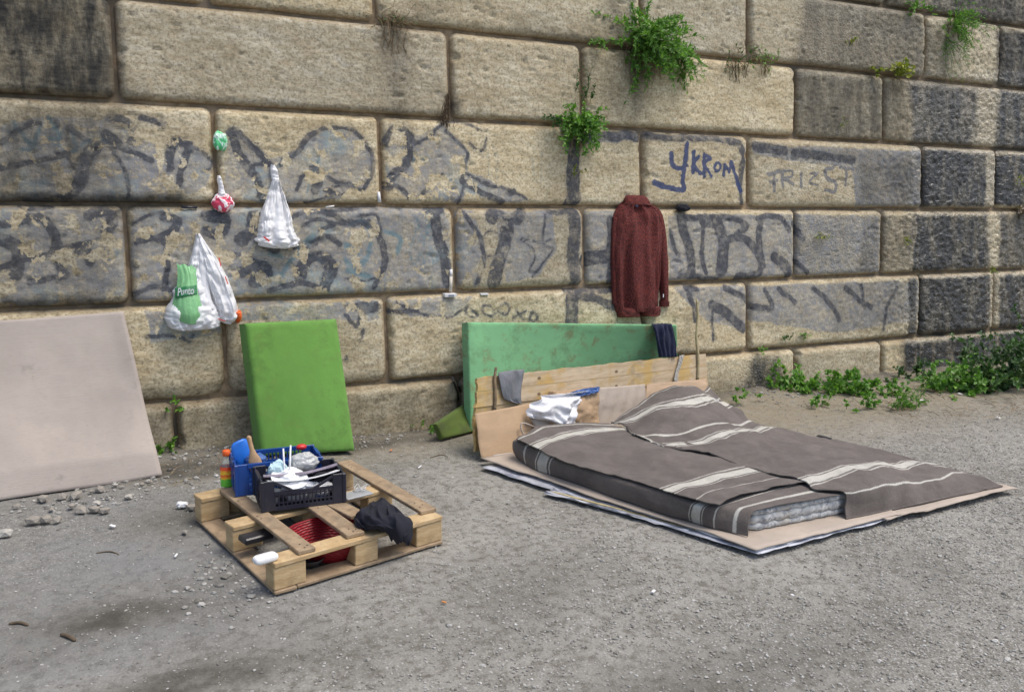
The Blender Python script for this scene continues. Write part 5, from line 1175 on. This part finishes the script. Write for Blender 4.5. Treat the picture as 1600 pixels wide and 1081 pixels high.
gp2 = [[(272, 450, .01), (281, 449, .01), (291, 447, .01), (301, 446, .01), (307, 445, .01)], [(271, 467, .01), (281, 466, .01), (292, 465, .01), (302, 462, .01), (308, 459, .01)]]
def gfront(px, py, lift=.004):                 # the front of the green panel at a photo pixel
    best = None; P = Vg.reshape(-1, 3); d = P-CAM; xx = 800+FPX*(d@Rt)/(d@Fw); yy = 540.5-FPX*(d@Up)/(d@Fw)
    k = np.argsort((xx-px)**2+(yy-py)**2)[:6]; q = W(px, py, 0); y = P[k][:, 1].min(); r_ = ray(px, py); tt = (y-lift-CAM[1])/r_[1]; return CAM+r_*tt
s, t = np.meshgrid(np.linspace(0, 1, 8), np.linspace(0, 1, 30), indexing='ij')
B_ = np.array([[gfront(273+34*t[i, j]+1.0*s[i, j], 450-5*t[i, j]+16*s[i, j]-1.5*t[i, j]*s[i, j], .003) for j in range(30)] for i in range(8)])
for _ in range(3): B_[:, 1:-1, 1] = (B_[:, :-2, 1]+B_[:, 1:-1, 1]+B_[:, 2:, 1])/3
solid_cloth('printed_band', B_, M_DG, .001, gb)
fc = bpy.data.curves.new('lettering', 'FONT'); fc.body = 'Punto'; fc.size = .052; fc.shear = .35; fc.extrude = .0008; fc.offset = .0008
fo = bpy.data.objects.new('lettering', fc); col.objects.link(fo)
p0 = gfront(277, 462, .014); p1 = gfront(304, 459, .014)
dg = bpy.context.evaluated_depsgraph_get(); me = bpy.data.meshes.new_from_object(fo.evaluated_get(dg)); bpy.data.objects.remove(fo)
wdt = max(v.co.x for v in me.vertices); k = np.linalg.norm(p1-p0)/wdt
e1 = Vector(unit(p1-p0)); e3 = Vector((0, -1, 0)); e2 = e3.cross(e1); e2.normalize(); e3 = e1.cross(e2)
Mx = Matrix(((e1.x, e2.x, e3.x, p0[0]), (e1.y, e2.y, e3.y, p0[1]), (e1.z, e2.z, e3.z, p0[2]), (0, 0, 0, 1)))
me.transform(Mx@Matrix.Diagonal((k, k*1.6, 1, 1)))
for v in me.vertices: pass
me.materials.clear(); me.materials.append(simple('white_print', (.8, .82, .8), .5, .02)); lo = bpy.data.objects.new('lettering', me); col.objects.link(lo); lo.parent = gb; lo.location = -Vector(gb.location)
rbg = empty('carrier_bag', W(350, 503, .05), 'long thin white carrier bag with an orange corner, right one of the hanging pair', 'carrier bag')
wall_loft('bag_body', [(366, 306, 313, .05), (385, 308, 325, .06), (405, 313, 339, .075), (425, 318, 350, .09), (445, 324, 359, .10), (462, 330, 365, .105), (478, 334, 370, .105), (490, 336, 372, .095), (498, 340, 370, .08), (504, 350, 360, .05)], M_FILM2, 100, 4, .012, 9, rbg, 100, False, 0, .04)
wall_loft('orange_corner', [(484, 362, 374, .10), (490, 364, 376, .10), (498, 366, 375, .085), (503, 368, 372, .05)], simple('orange_red_plastic', (.75, .12, .02), .4, .1), 30, 2, .004, 2, rbg, 16, False, 0, .01)
for (a, b_) in (((342, 402), (345, 416)), ((352, 432), (356, 444)), ((341, 498), (352, 502))):
    mm = MB(); mm.beam(W(*a, .155), W(*b_, .165), .006, .0015, (0, -1, 0)); mm.build('red_print', simple('red_print', (.60, .05, .03), .5, .05), rbg)
mm = MB(); mm.tube([W(309, 366, .0), W(309, 366, .10)], .004, 6); tag(mm.build('nail', simple('rusty_iron', (.12, .06, .04), .8, .3)), 'rusty nail carrying the pair of carrier bags', 'nail')
# crumpled bags pushed in the joint
def two_tone(name, c1, c2, sc=22):
    b = NB(name); ob = b.obj(); n = b.noise(sc, 3, ob, .5, 1); return b.fin(b.mix(b.rng(n, .47, .53), c1, c2), .35, b.bump(b.noise(60, 3, ob), .6, .006))
tag(crumple('crumpled_bag', W(343.5, 221, .06), (.040, .030, .060), two_tone('green_white_film', (.10, .55, .22), (.60, .78, .66)), 3, amp=.32), 'small crumpled green and white bag stuffed in the upright joint', 'plastic bag')
tag(crumple('crumpled_bag', W(347.5, 317, .07), (.062, .04, .055), two_tone('red_white_film', (.65, .06, .12), (.82, .76, .76), 18), 9, amp=.30), 'crumpled red and white bag wedged at the foot of the upright joint', 'plastic bag')
wall_loft('twist', [(274, 340, 343, .03), (282, 339, 347, .045), (292, 341, 349, .045), (300, 341, 351, .05), (305, 340, 352, .05)], M_FILM2, 30, 3, .005, 2, None, 24, False, 0, .03)
tag(bpy.data.objects['twist'], 'twisted white film rising from the red and white crumpled bag', 'plastic film')
# oddments on the ledges
cg = simple('cigarette_pack_white', (.70, .69, .68), .45, .05)
ck = empty('cigarette_pack', W(702, 465, .05), 'white cigarette pack lying on the ledge under the upright white tube', 'cigarette pack')
q = W(702.5, 461, .055); mm = MB(); mm.box(q, (.044, -.004, 0), (0, .024, 0), (0, 0, .012), .002); mm.build('pack', cg, ck)
mm = MB(); mm.box(q+np.array([.002, -.0245, -.001]), (.020, -.002, 0), (0, .001, 0), (0, 0, .006)); mm.build('printed_mark', simple('grey_print', (.25, .27, .32), .5), ck)
tb = empty('white_tube', W(704, 455, .05), 'slim white tube standing in the joint above the cigarette pack', 'tube')
mm = MB(); mm.tube([W(704, 456, .05), W(704.5, 432, .045)], .012, 12); mm.build('tube_body', simple('cream_plastic', (.55, .50, .42), .5, .1), tb, smooth=True); mm = MB(); mm.tube([W(704.5, 432, .045), W(704.8, 421, .042)], .011, 12); mm.build('tube_cap', cg, tb, smooth=True)
mm = MB(); mm.box(W(756, 459.5, .04), (.030, -.003, 0), (0, .018, 0), (0, 0, .006), .001); tag(mm.build('matchbox', cg), 'small flat white box on the ledge right of the cigarette pack', 'box')
mm = MB(); mm.tube([W(591.5, 300, .045), W(593, 316, .05)], [.010, .013], 8); tag(mm.build('paper_roll', cg, smooth=True), 'rolled white paper stuck in the joint left of the grey star graffiti', 'paper')
mm = MB(); mm.tube([W(283, 323.5, .05), W(308, 324.5, .05)], .008, 8); tag(mm.build('marker', simple('black_plastic_pen', (.02, .02, .028), .4), smooth=True), 'black marker lying on the ledge left of the red crumpled bag', 'marker')
mm = MB(); mm.tube([W(509, 324, .045), W(522, 322, .045)], .005, 8); tag(mm.build('lighter_stub', cg, smooth=True), 'thin pale stub lying on the ledge right of the single carrier bag', 'stub')
tag(crumple('black_glove', W(1067, 325, .06), (.062, .03, .030), M_BLACKCLOTH, 4, amp=.3), 'small black woollen lump on the ledge to the right of the jumper', 'glove')
mm = MB(); mm.tube([W(997, 300, .03), W(997, 309, .05)], .0035, 6); tag(mm.build('nail', simple('rusty_iron', (.12, .06, .04), .8, .3)), 'nail hidden in the jumper collar', 'nail')

# ================================================================ PLANTS
def leaf_mat(name, c1, c2):
    b = NB(name); tn = b.attr('tone').outputs['Fac']; c = b.mix(tn, c1, c2)
    m = b.fin(c, .5); tr = b.t.nodes.new('ShaderNodeBsdfTranslucent'); b._in(tr.inputs[0], b.mix(1, c, (1.3, 1.5, .6), 'MULTIPLY')); mx = b.t.nodes.new('ShaderNodeMixShader'); mx.inputs[0].default_value = .3
    b.L(b.p.outputs[0], mx.inputs[1]); b.L(tr.outputs[0], mx.inputs[2]); b.L(mx.outputs[0], b.out.inputs[0]); return m
M_LEAF = leaf_mat('fresh_green_leaves', (.05, .14, .02), (.22, .42, .07)); M_LEAFD = leaf_mat('darker_green_leaves', (.02, .055, .016), (.085, .17, .045)); M_LEAFY = leaf_mat('yellow_green_leaves', (.10, .15, .02), (.34, .34, .04)); M_GRASS = leaf_mat('bright_weed_leaves', (.055, .16, .02), (.20, .38, .05))
M_DRY = simple('dry_stems', (.22, .16, .09), .9, .35, 30); M_DRYD = simple('dead_brown_stems', (.10, .065, .035), .9, .35, 30); M_STEM = simple('green_stems', (.09, .14, .04), .8, .2, 30)
def leaves(P, D, L, wd, seed):
    """P leaf bases, D directions, L lengths -> folded diamond leaves of 4 triangles"""
    r = np.random.default_rng(seed); n = len(P); D = D/np.linalg.norm(D, axis=1)[:, None]; U = r.normal(size=(n, 3))*.55+np.array([-.25, -.6, .8]); S = np.cross(D, U); S /= np.linalg.norm(S, axis=1)[:, None]; N = np.cross(S, D)
    L = L[:, None]; a = P; m = P+D*L*.45; t = P+D*L-N*L*.12
    V = np.stack([a, m+S*L*wd+N*L*.07, t, m-S*L*wd+N*L*.07, m-N*L*.02], 1).reshape(-1, 3)
    F = np.array([(0, 1, 4), (1, 2, 4), (4, 2, 3), (0, 4, 3)])[None]+np.arange(n)[:, None, None]*5
    tone = np.repeat(np.clip(r.normal(.45, .28, n), 0, 1), 5); return V, F.reshape(-1, 3), tone
LK, LN = 1.3, 1.3
def plant(name, base, nst, length, direction, spread, leafL, mat, label, cat='plant', droop=.4, lps=26, wd=.26, seed=0, stem_r=.0025, dry=0, drylen=.2, stem_mat=None, side=None, start=.12, group=None, jitter=.02):
    r = np.random.default_rng(seed+100); e = empty(name, base, label, cat, group); mm = MB(); LP, LD, LL = [], [], []
    d0 = np.asarray(direction, float)
    for k in range(nst):
        d = unit(d0+r.normal(size=3)*spread); L = length*LN*(.45+.65*r.random()); p = np.array(base)+r.normal(size=3)*jitter*np.array([1.3, .3, .6]); pts = [p]; q = 9
        for i in range(q):
            d = unit(d+np.array([0, 0, -1])*droop*.13+r.normal(size=3)*.13); p = p+d*L/q
            wy = BAT*(p[2]-Z4)-.055
            if p[1] > wy: p[1] = wy; d[1] = -abs(d[1])
            p[2] = max(p[2], .004); pts.append(p)
        pts = np.array(pts); mm.tube(pts, np.linspace(stem_r, stem_r*.35, len(pts)), 4, cap=False)
        for j in range(lps):
            u = start+(1-start)*r.random()**.8; x = u*q; i = min(int(x), q-1); P = pts[i]+(pts[i+1]-pts[i])*(x-i)
            LP.append(P); LD.append((pts[i+1]-pts[i])/np.linalg.norm(pts[i+1]-pts[i])*.6+r.normal(size=3)*.8+np.array([0, -.35, .25])); LL.append(leafL*LK*(.5+.8*r.random())*(1.1-.4*u))
    mm.build('stems', stem_mat or M_STEM, e)['kind'] = 'stuff'
    if lps: 
        V, F, tone = leaves(np.array(LP), np.array(LD), np.array(LL), wd, seed); mesh_np('foliage', V, F, mat, e, smooth=False, attrs=dict(tone=tone))['kind'] = 'stuff'
    if dry:
        mm = MB()
        for k in range(dry):
            p = np.array(base)+r.normal(size=3)*.05*np.array([1, .2, .5]); d = unit(np.array([0, -.35, -1])+r.normal(size=3)*.35); pts = [p]
            for i in range(8):
                d = unit(d+np.array([0, .05, -.25])+r.normal(size=3)*.25); p = p+d*drylen*(.5+.6*r.random())/8; wy = BAT*(p[2]-Z4)-.056; p[1] = min(p[1], wy); pts.append(p)
            mm.tube(pts, [.0022]*9, 3, cap=False)
        mm.build('dead_stems', M_DRY if seed % 2 else M_DRYD, e)['kind'] = 'stuff'
    return e
WB = lambda px, py, o_=.06: W(px, py, o_)
plant('wall_plant', WB(1003, 70), 76, .36, (.15, -.5, .5), .65, .042, M_LEAF, 'large bushy green plant sprouting from the high ledge, dead stems trailing below it', seed=1, lps=34, dry=46, drylen=.32, droop=.8, wd=.20)
plant('wall_plant', WB(1050, 78), 34, .26, (.5, -.5, -.05), .5, .036, M_LEAF, 'green sprays drooping at the right side of the large bushy wall plant', seed=2, lps=30, droop=1.2, wd=.18)
plant('wall_plant', WB(905, 195), 52, .21, (.05, -.55, .35), .7, .034, M_LEAF, 'leafy green plant rooted in the joint above the dark painted stripe', seed=3, lps=26, dry=22, drylen=.22, droop=.9, wd=.28)
plant('wall_plant', WB(912, 160), 5, .22, (-.05, -.15, 1), .2, .024, M_LEAFD, 'slender upright shoots at the top of the plant over the dark stripe', seed=13, lps=18, droop=.1, wd=.28)
plant('wall_plant', WB(872, 188), 5, .14, (-.9, -.5, .2), .35, .028, M_LEAFD, 'sprig reaching left from the plant over the dark stripe', seed=14, lps=16, droop=.5, wd=.28)
plant('wall_plant', WB(936, 66), 5, .10, (-.5, -.6, .1), .5, .026, M_LEAF, 'tiny green sprig at the left foot of the large wall plant', seed=15, lps=14)
plant('wall_plant', WB(1490, 40), 40, .30, (0, -.5, .5), .5, .030, M_LEAF, 'feathery green plant hanging at the top right over a bright block', seed=4, lps=36, dry=10, droop=1.0, wd=.14)
plant('wall_plant', WB(1480, 60), 10, .32, (.1, -.3, -.9), .35, .026, M_LEAF, 'thin green trails hanging below the feathery plant at the top right', seed=16, lps=18, droop=1.0, wd=.14)
plant('wall_plant', WB(1432, 12), 8, .15, (-.7, -.5, .3), .5, .034, M_GRASS, 'light green sprig just left of the feathery plant at the top right', seed=17, lps=16)
plant('wall_plant', WB(1400, 118), 12, .18, (0, -.6, .6), .6, .040, M_LEAFY, 'yellowing round leaved plant on the ledge beside a dark block', seed=5, lps=10, dry=6, wd=.42)
plant('wall_plant', WB(1372, 116), 5, .10, (-.5, -.6, .3), .5, .030, M_LEAFY, 'small yellow green sprig left of the yellowing plant', seed=18, lps=8, wd=.4)
plant('wall_plant', WB(1326, 72), 4, .09, (.1, -.6, .9), .4, .024, M_LEAFY, 'tiny sprig growing in the face of the dark upper block', seed=6, lps=9)
plant('wall_plant', WB(1316, 196), 4, .07, (0, -.6, .4), .5, .018, M_LEAFY, 'tiny brownish tuft in the face of the smooth grey block', seed=7, lps=7)
plant('dry_tuft', WB(1150, 92), 26, .11, (0, -.6, .4), .8, .022, M_LEAFD, 'dry brown tuft with a few green leaves on the ledge right of the big plant', seed=8, lps=5, stem_mat=M_DRY, dry=14, drylen=.2, jitter=.08)
plant('dry_tuft', WB(1195, 95), 22, .11, (0, -.6, .4), .8, .022, M_LEAF, 'dry tuft with green tips beside the upright joint on the high ledge', seed=19, lps=6, stem_mat=M_DRY, dry=10, drylen=.16, jitter=.07)
plant('dry_tuft', WB(614, 30), 26, .12, (.1, -.5, .4), .7, .018, M_LEAFD, 'dry tuft on the top ledge above the dark streak', seed=9, lps=3, stem_mat=M_DRY, dry=18, drylen=.24, jitter=.05)
plant('dead_stems', WB(698, 165), 0, .1, (0, -.3, -.9), .3, .02, M_LEAFD, 'dead brown stems hanging from the upright joint above the grey star graffiti', seed=10, lps=0, dry=14, drylen=.30) if False else None
e = empty('dead_stems', WB(698, 150), 'dead brown stems trailing down the upright joint above the grey star graffiti', 'dead plant'); mm = MB(); r = np.random.default_rng(5)
for k in range(16):
    p = WB(697+r.random()*5, 146+r.random()*10); pts = [p]
    for i in range(10): p = p+np.array([r.normal()*.008-.001, r.normal()*.004, -.022]); p[1] = min(p[1], BAT*(p[2]-Z4)-.03); pts.append(p)
    mm.tube(pts, [.0025]*11, 3, cap=False)
mm.build('stems', M_DRYD, e)['kind'] = 'stuff'
for i, (px, py, L, m_, lb) in enumerate(((1282, 372, .09, M_LEAFY, 'small yellow green sprig in the face of the pale grey block'), (1415, 379, .06, M_LEAFY, 'tiny green sprig in the face of the wet black block'), (1548, 420, .06, M_LEAFY, 'tiny sprig at the foot of an upright joint among black blocks'),
    (1255, 525, .07, M_GRASS, 'small green weed rooted low on the long graffiti block'), (1184, 548, .07, M_GRASS, 'small green weed on the ledge just above the wet black patch'), (1222, 530, .06, M_LEAFD, 'dark little weed low on the long graffiti block, left of the green one'), (1590, 280, .09, M_LEAFY, 'little sprig on the wet block at the right edge'), (898, 268, .06, M_LEAFY, 'thin sprig lying on the dark painted stripe'), (1165, 325-100, .03, M_LEAFY, ''))):
    if lb: plant('wall_sprig', WB(px, py), 5, L, (0, -.6, .5), .6, .022, m_, lb, seed=30+i, lps=8, group=None)
plant('weed', G(242, 668, .03)+np.array([0, 0, 0]), 8, .09, (.1, -.3, .9), .5, .030, M_GRASS, 'green weed peeping out behind the right edge of the big cardboard', seed=41, lps=14, wd=.3)
plant('weed', WB(277, 634), 6, .04, (0, -.6, .3), .6, .018, M_GRASS, 'small clover like weed on the ledge between cardboard and bright green slab', seed=42, lps=10, wd=.4)
for i, (px, py, L, lb) in enumerate(((656, 668, .05, 'tiny bright weed on the dirt left of the olive foam offcut'), (682, 672, .04, 'tiniest weed touching the olive foam offcut'))):
    plant('weed', G(px, py, .0), 6, L, (0, -.2, .9), .6, .022, M_GRASS, lb, seed=43+i, lps=9, wd=.4)
LK, LN = 1.35, .85
# weeds at the foot of the right-hand wall
wd_ = [(1165, 624, 8, .08, .022, M_GRASS, 'small bright weed on the dirt just right of the headboard'), (1235, 604, 24, .20, .036, M_GRASS, 'leafy green weed clump at the wall right of the wet black patch'), (1265, 606, 18, .16, .034, M_GRASS, 'low green weed clump second from the wet black patch'),
 (1305, 608, 26, .22, .036, M_GRASS, 'bushy green weed clump midway along the foot of the right wall'), (1345, 610, 22, .18, .034, M_GRASS, 'green weed clump under the joint of the low blocks'), (1385, 612, 12, .14, .03, M_LEAF, 'thin weeds between the bushy clump and the grass tuft'),
 (1415, 634, 34, .14, .030, M_GRASS, 'bright grassy tuft standing out on the dirt in front of the other weeds'), (1355, 634, 16, .09, .022, M_GRASS, 'low grass patch on the dirt in front of the weed clumps'), (1285, 630, 10, .07, .022, M_GRASS, 'sparse grass on the dirt nearest the bed'),
 (1428, 590, 8, .26, .036, M_LEAFD, 'tall thin weed against the black stone'), (1460, 604, 18, .26, .040, M_LEAF, 'leafy weed with upright stems before the black stone'), (1495, 604, 26, .32, .042, M_LEAF, 'tall leafy weed clump left of the dark bush'), (1525, 612, 12, .20, .036, M_LEAF, 'small leafy weed at the foot of the dark bush')]
for i, (px, py, ns, L, ll, m_, lb) in enumerate(wd_):
    plant('weed', G(px, py, .02), ns, L, (0, -.1, .8), .5, ll, m_, lb, seed=60+i, lps=20, droop=.7, wd=.36 if i != 6 else .12, jitter=.07)
plant('bush', G(1572, 600, .02), 60, .62, (-.15, -.1, .8), .45, .048, M_LEAFD, 'dark leafy bush at the right edge against the black wet wall', 'bush', seed=80, lps=34, droop=.6, wd=.3, jitter=.16, stem_r=.004)
plant('bush', G(1630, 596, .02), 50, .70, (-.1, -.1, .8), .45, .048, M_LEAFD, 'bush continuing beyond the right edge of the picture beside the dark one', 'bush', seed=81, lps=30, droop=.6, wd=.3, jitter=.16, stem_r=.004)
# dry leaves hanging at the right edge
plant('dead_leaves', WB(1598, 325), 8, .14, (0, -.5, -.5), .5, .05, leaf_mat('dead_leaves', (.12, .08, .05), (.34, .28, .22)), 'bunch of dry pale leaves at the right edge on a ledge', seed=90, lps=8, wd=.3, stem_mat=M_DRY)
# dry twigs and litter on the dirt near the weeds
r = np.random.default_rng(12); mm = MB()
for k in range(170):
    if k < 120: c0 = G(1380+r.random()*230, 612+r.random()*45)
    else: c0 = G(230+r.random()*300, 715+r.random()*30) if k < 145 else G(1160+r.random()*250, 612+r.random()*30)
    a = r.random()*6.28; L = .04+.12*r.random(); p = c0+np.array([0, 0, .012]); d = np.array([math.cos(a), math.sin(a), .05]); mm.tube([p, p+d*L*.5+np.array([0, 0, .01+r.random()*.015]), p+d*L], [.0022, .002, .001], 3, cap=False)
o = tag(mm.build('dry_twigs', M_DRY), 'dry twigs and dead stalks strewn over the dirt near the weeds', 'twigs', kind='stuff')
# rubble: single stones
M_ROCK = simple('pale_rubble', (.27, .245, .21), .92, .25, 8, .7, 50, .008, (.10, .09, .07), .5)
M_ROCKL = simple('light_rubble', (.40, .38, .34), .92, .2, 8, .7, 50, .008, (.2, .18, .15), .4)
def rock(c, r_, seed, light=False):
    bm = bmesh.new(); bmesh.ops.create_icosphere(bm, subdivisions=1, radius=1); V = np.array([v.co[:] for v in bm.verts]); F = np.array([[v.index for v in f.verts] for f in bm.faces]); bm.free()
    d = 1+(np.random.default_rng(seed).random(len(V))-.5)*.42; V = V*d[:, None]*np.array(r_); rr = np.random.default_rng(seed); a = rr.random()*6.28
    V = V@np.array([[math.cos(a), math.sin(a), 0], [-math.sin(a), math.cos(a), 0], [0, 0, 1]]); V = np.round(V/.012)*.012*.35+V*.65
    return mesh_np('rubble_stone', V+c, F, M_ROCKL if light else M_ROCK, smooth=False)
rocks = [(52, 812, 15, 'rounded grey stone leftmost in the row of three before the cardboard'), (72, 810, 17, 'larger middle stone of the row of three before the cardboard'), (90, 811, 13, 'dark rounded stone, right end of the row of three before the cardboard'), (8, 832, 14, 'pale stone at the left edge of the picture'), (66, 778, 16, 'flat pale stone under the lower edge of the cardboard'), (97, 775, 14, 'pale stone right of the flat one under the cardboard edge'),
 (118, 773, 15, 'stone in the heap below the middle of the cardboard'), (126, 795, 17, 'broad stone, front left of the rubble heap'), (148, 795, 16, 'broad stone, front right of the rubble heap'), (164, 797, 11, 'small upright stone ending the rubble heap on the right'), (152, 785, 10, 'small pale stone on top of the rubble heap'), (112, 790, 11, 'thin pale chip leaning at the left of the rubble heap'), (155, 764, 11, 'stone touching the cardboard edge near its middle'), (180, 757, 9, 'white chip against the cardboard edge'), (142, 767, 8, 'little chip between stones under the cardboard'),
 (201, 776, 10, 'lone pale stone right of the rubble heap'), (222, 756, 9, 'small pale stone near the right corner of the cardboard'), (235, 752, 7, 'tiny stone by the right corner of the cardboard'), (300, 792, 11, 'grey stone by the back left of the pallet'), (289, 830, 9, 'small grey stone left of the pallet'), (80, 795, 8, 'small chip between row and heap of stones'), (25, 790, 8, 'chip under the left part of the cardboard')]
for i, (px, py, s_, lb) in enumerate(rocks):
    R_ = s_/(370.+110*((i*7) % 3)/2); o = rock(G(px, py, R_*.30), (R_, R_*.75, R_*.55), i+1, i in (3, 13, 10, 15)); tag(o, lb, 'stone', 'rubble stones before the leaning cardboard')
X = np.concatenate([G(120, 785)[0]+rng.normal(size=130)*.22, G(250, 750)[0]+rng.normal(size=110)*.25, G(450, 715)[0]+rng.normal(size=250)*.5, 5.4+rng.normal(size=160)*.8, G(350, 905)[0]+rng.normal(size=160)*.12]); Y = np.concatenate([G(120, 785)[1]+rng.normal(size=130)*.07, G(250, 750)[1]+rng.normal(size=110)*.08, -.18+rng.normal(size=250)*.09, -.35+rng.normal(size=160)*.15, G(350, 905)[1]+rng.normal(size=160)*.18])
Y = np.minimum(Y, -.04); tag(pebbles('rubble_chips', X, Y, .004+.013*rng.random(len(X))**2, M_PEB, .3), 'small rubble chips and dirt crumbs near the wall and the stones', 'rubble', kind='stuff')
# litter
tag(crumple('tissue', G(284, 788, .012), (.028, .022, .018), M_WHITEPAPER, 3), 'small white crumpled tissue on the dirt left of the pallet', 'tissue')
for i, (px, py, L, w_, m_, lb, ct_) in enumerate(((694, 940, .010, .004, simple('orange_filter', (.55, .22, .06), .8), 'orange cigarette butt on the gravel in the foreground', 'cigarette butt'), (1021, 923, .010, .006, M_WHITEPAPER, 'white paper bit on the gravel before the bed', 'paper'), (1238, 929, .008, .005, M_WHITEPAPER, 'pale scrap on the gravel right of the foreground', 'paper'), (656, 729, .02, .003, M_WHITEPAPER, 'white stick like scrap behind the pallet', 'paper'), (611, 703, .012, .005, simple('orange_filter2', (.55, .2, .08), .8), 'orange scrap on the dirt right of the bright green slab', 'scrap'),
  (1288, 683, .05, .02, M_BLACKCLOTH, 'flat black scrap beyond the far side of the bed', 'scrap'), (176, 821, .014, .008, M_WHITEPAPER, 'white flake on the dirt below the rubble heap', 'paper'), (275, 867, .012, .004, M_WHITEPAPER, 'tiny white sliver left of the pallet', 'paper'), (1440, 626, .02, .012, M_WHITEPAPER, 'crumpled white scrap beside the grassy tuft', 'paper'), (1560, 652, .018, .01, M_WHITEPAPER, 'white scrap in the dead stalks at the right', 'paper'), (1500, 615, .016, .01, M_WHITEPAPER, 'white scrap under the tall leafy weed', 'paper'))):
    rr = random.Random(i); a = rr.random()*3.1; c0 = G(px, py, .005); mm = MB(); mm.box(c0, (L*math.cos(a)/1, L*math.sin(a), .002), (-w_*math.sin(a), w_*math.cos(a), 0), (0, 0, .0025), .001); tag(mm.build({'cigarette butt': 'cigarette_butt', 'paper': 'paper_scrap', 'scrap': 'scrap', 'stick': 'stick', 'bark': 'bark_piece'}[ct_], m_), lb, ct_)

M_DARKST = simple('damp_bark', (.09, .065, .04), .9, .3, 30)
for pts, rr_, lb in (([(14, 973), (30, 972), (44, 975)], .006, 'brown bark covered stick on the dirt at the lower left'), ([(96, 991), (108, 996), (118, 1001)], .008, 'short curved bark piece on the damp dirt at the lower left'), ([(150, 864), (172, 862), (186, 866)], .003, 'thin dark twig on the dirt below the rubble row'), ([(270, 757), (288, 750), (300, 747)], .002, 'pale straw stalk on the dirt between the big cardboard and the pallet'), ([(672, 715), (690, 711), (700, 714)], .003, 'dark twig on the dirt left of the bed cardboard')):
    mm = MB(); mm.tube(np.array(curve([np.array([*G(px, py, -.01)[:2], float(ground_h(*G(px, py, -.01)[:2]))+rr_*.6+.003*(k == 1)]) for k, (px, py) in enumerate(pts)], 4)), [rr_*.8]+[rr_]*7+[rr_*.5], 6); tag(mm.build('twig', M_STICK2 if 'pale' in lb else M_DARKST, smooth=True), lb, 'twig')
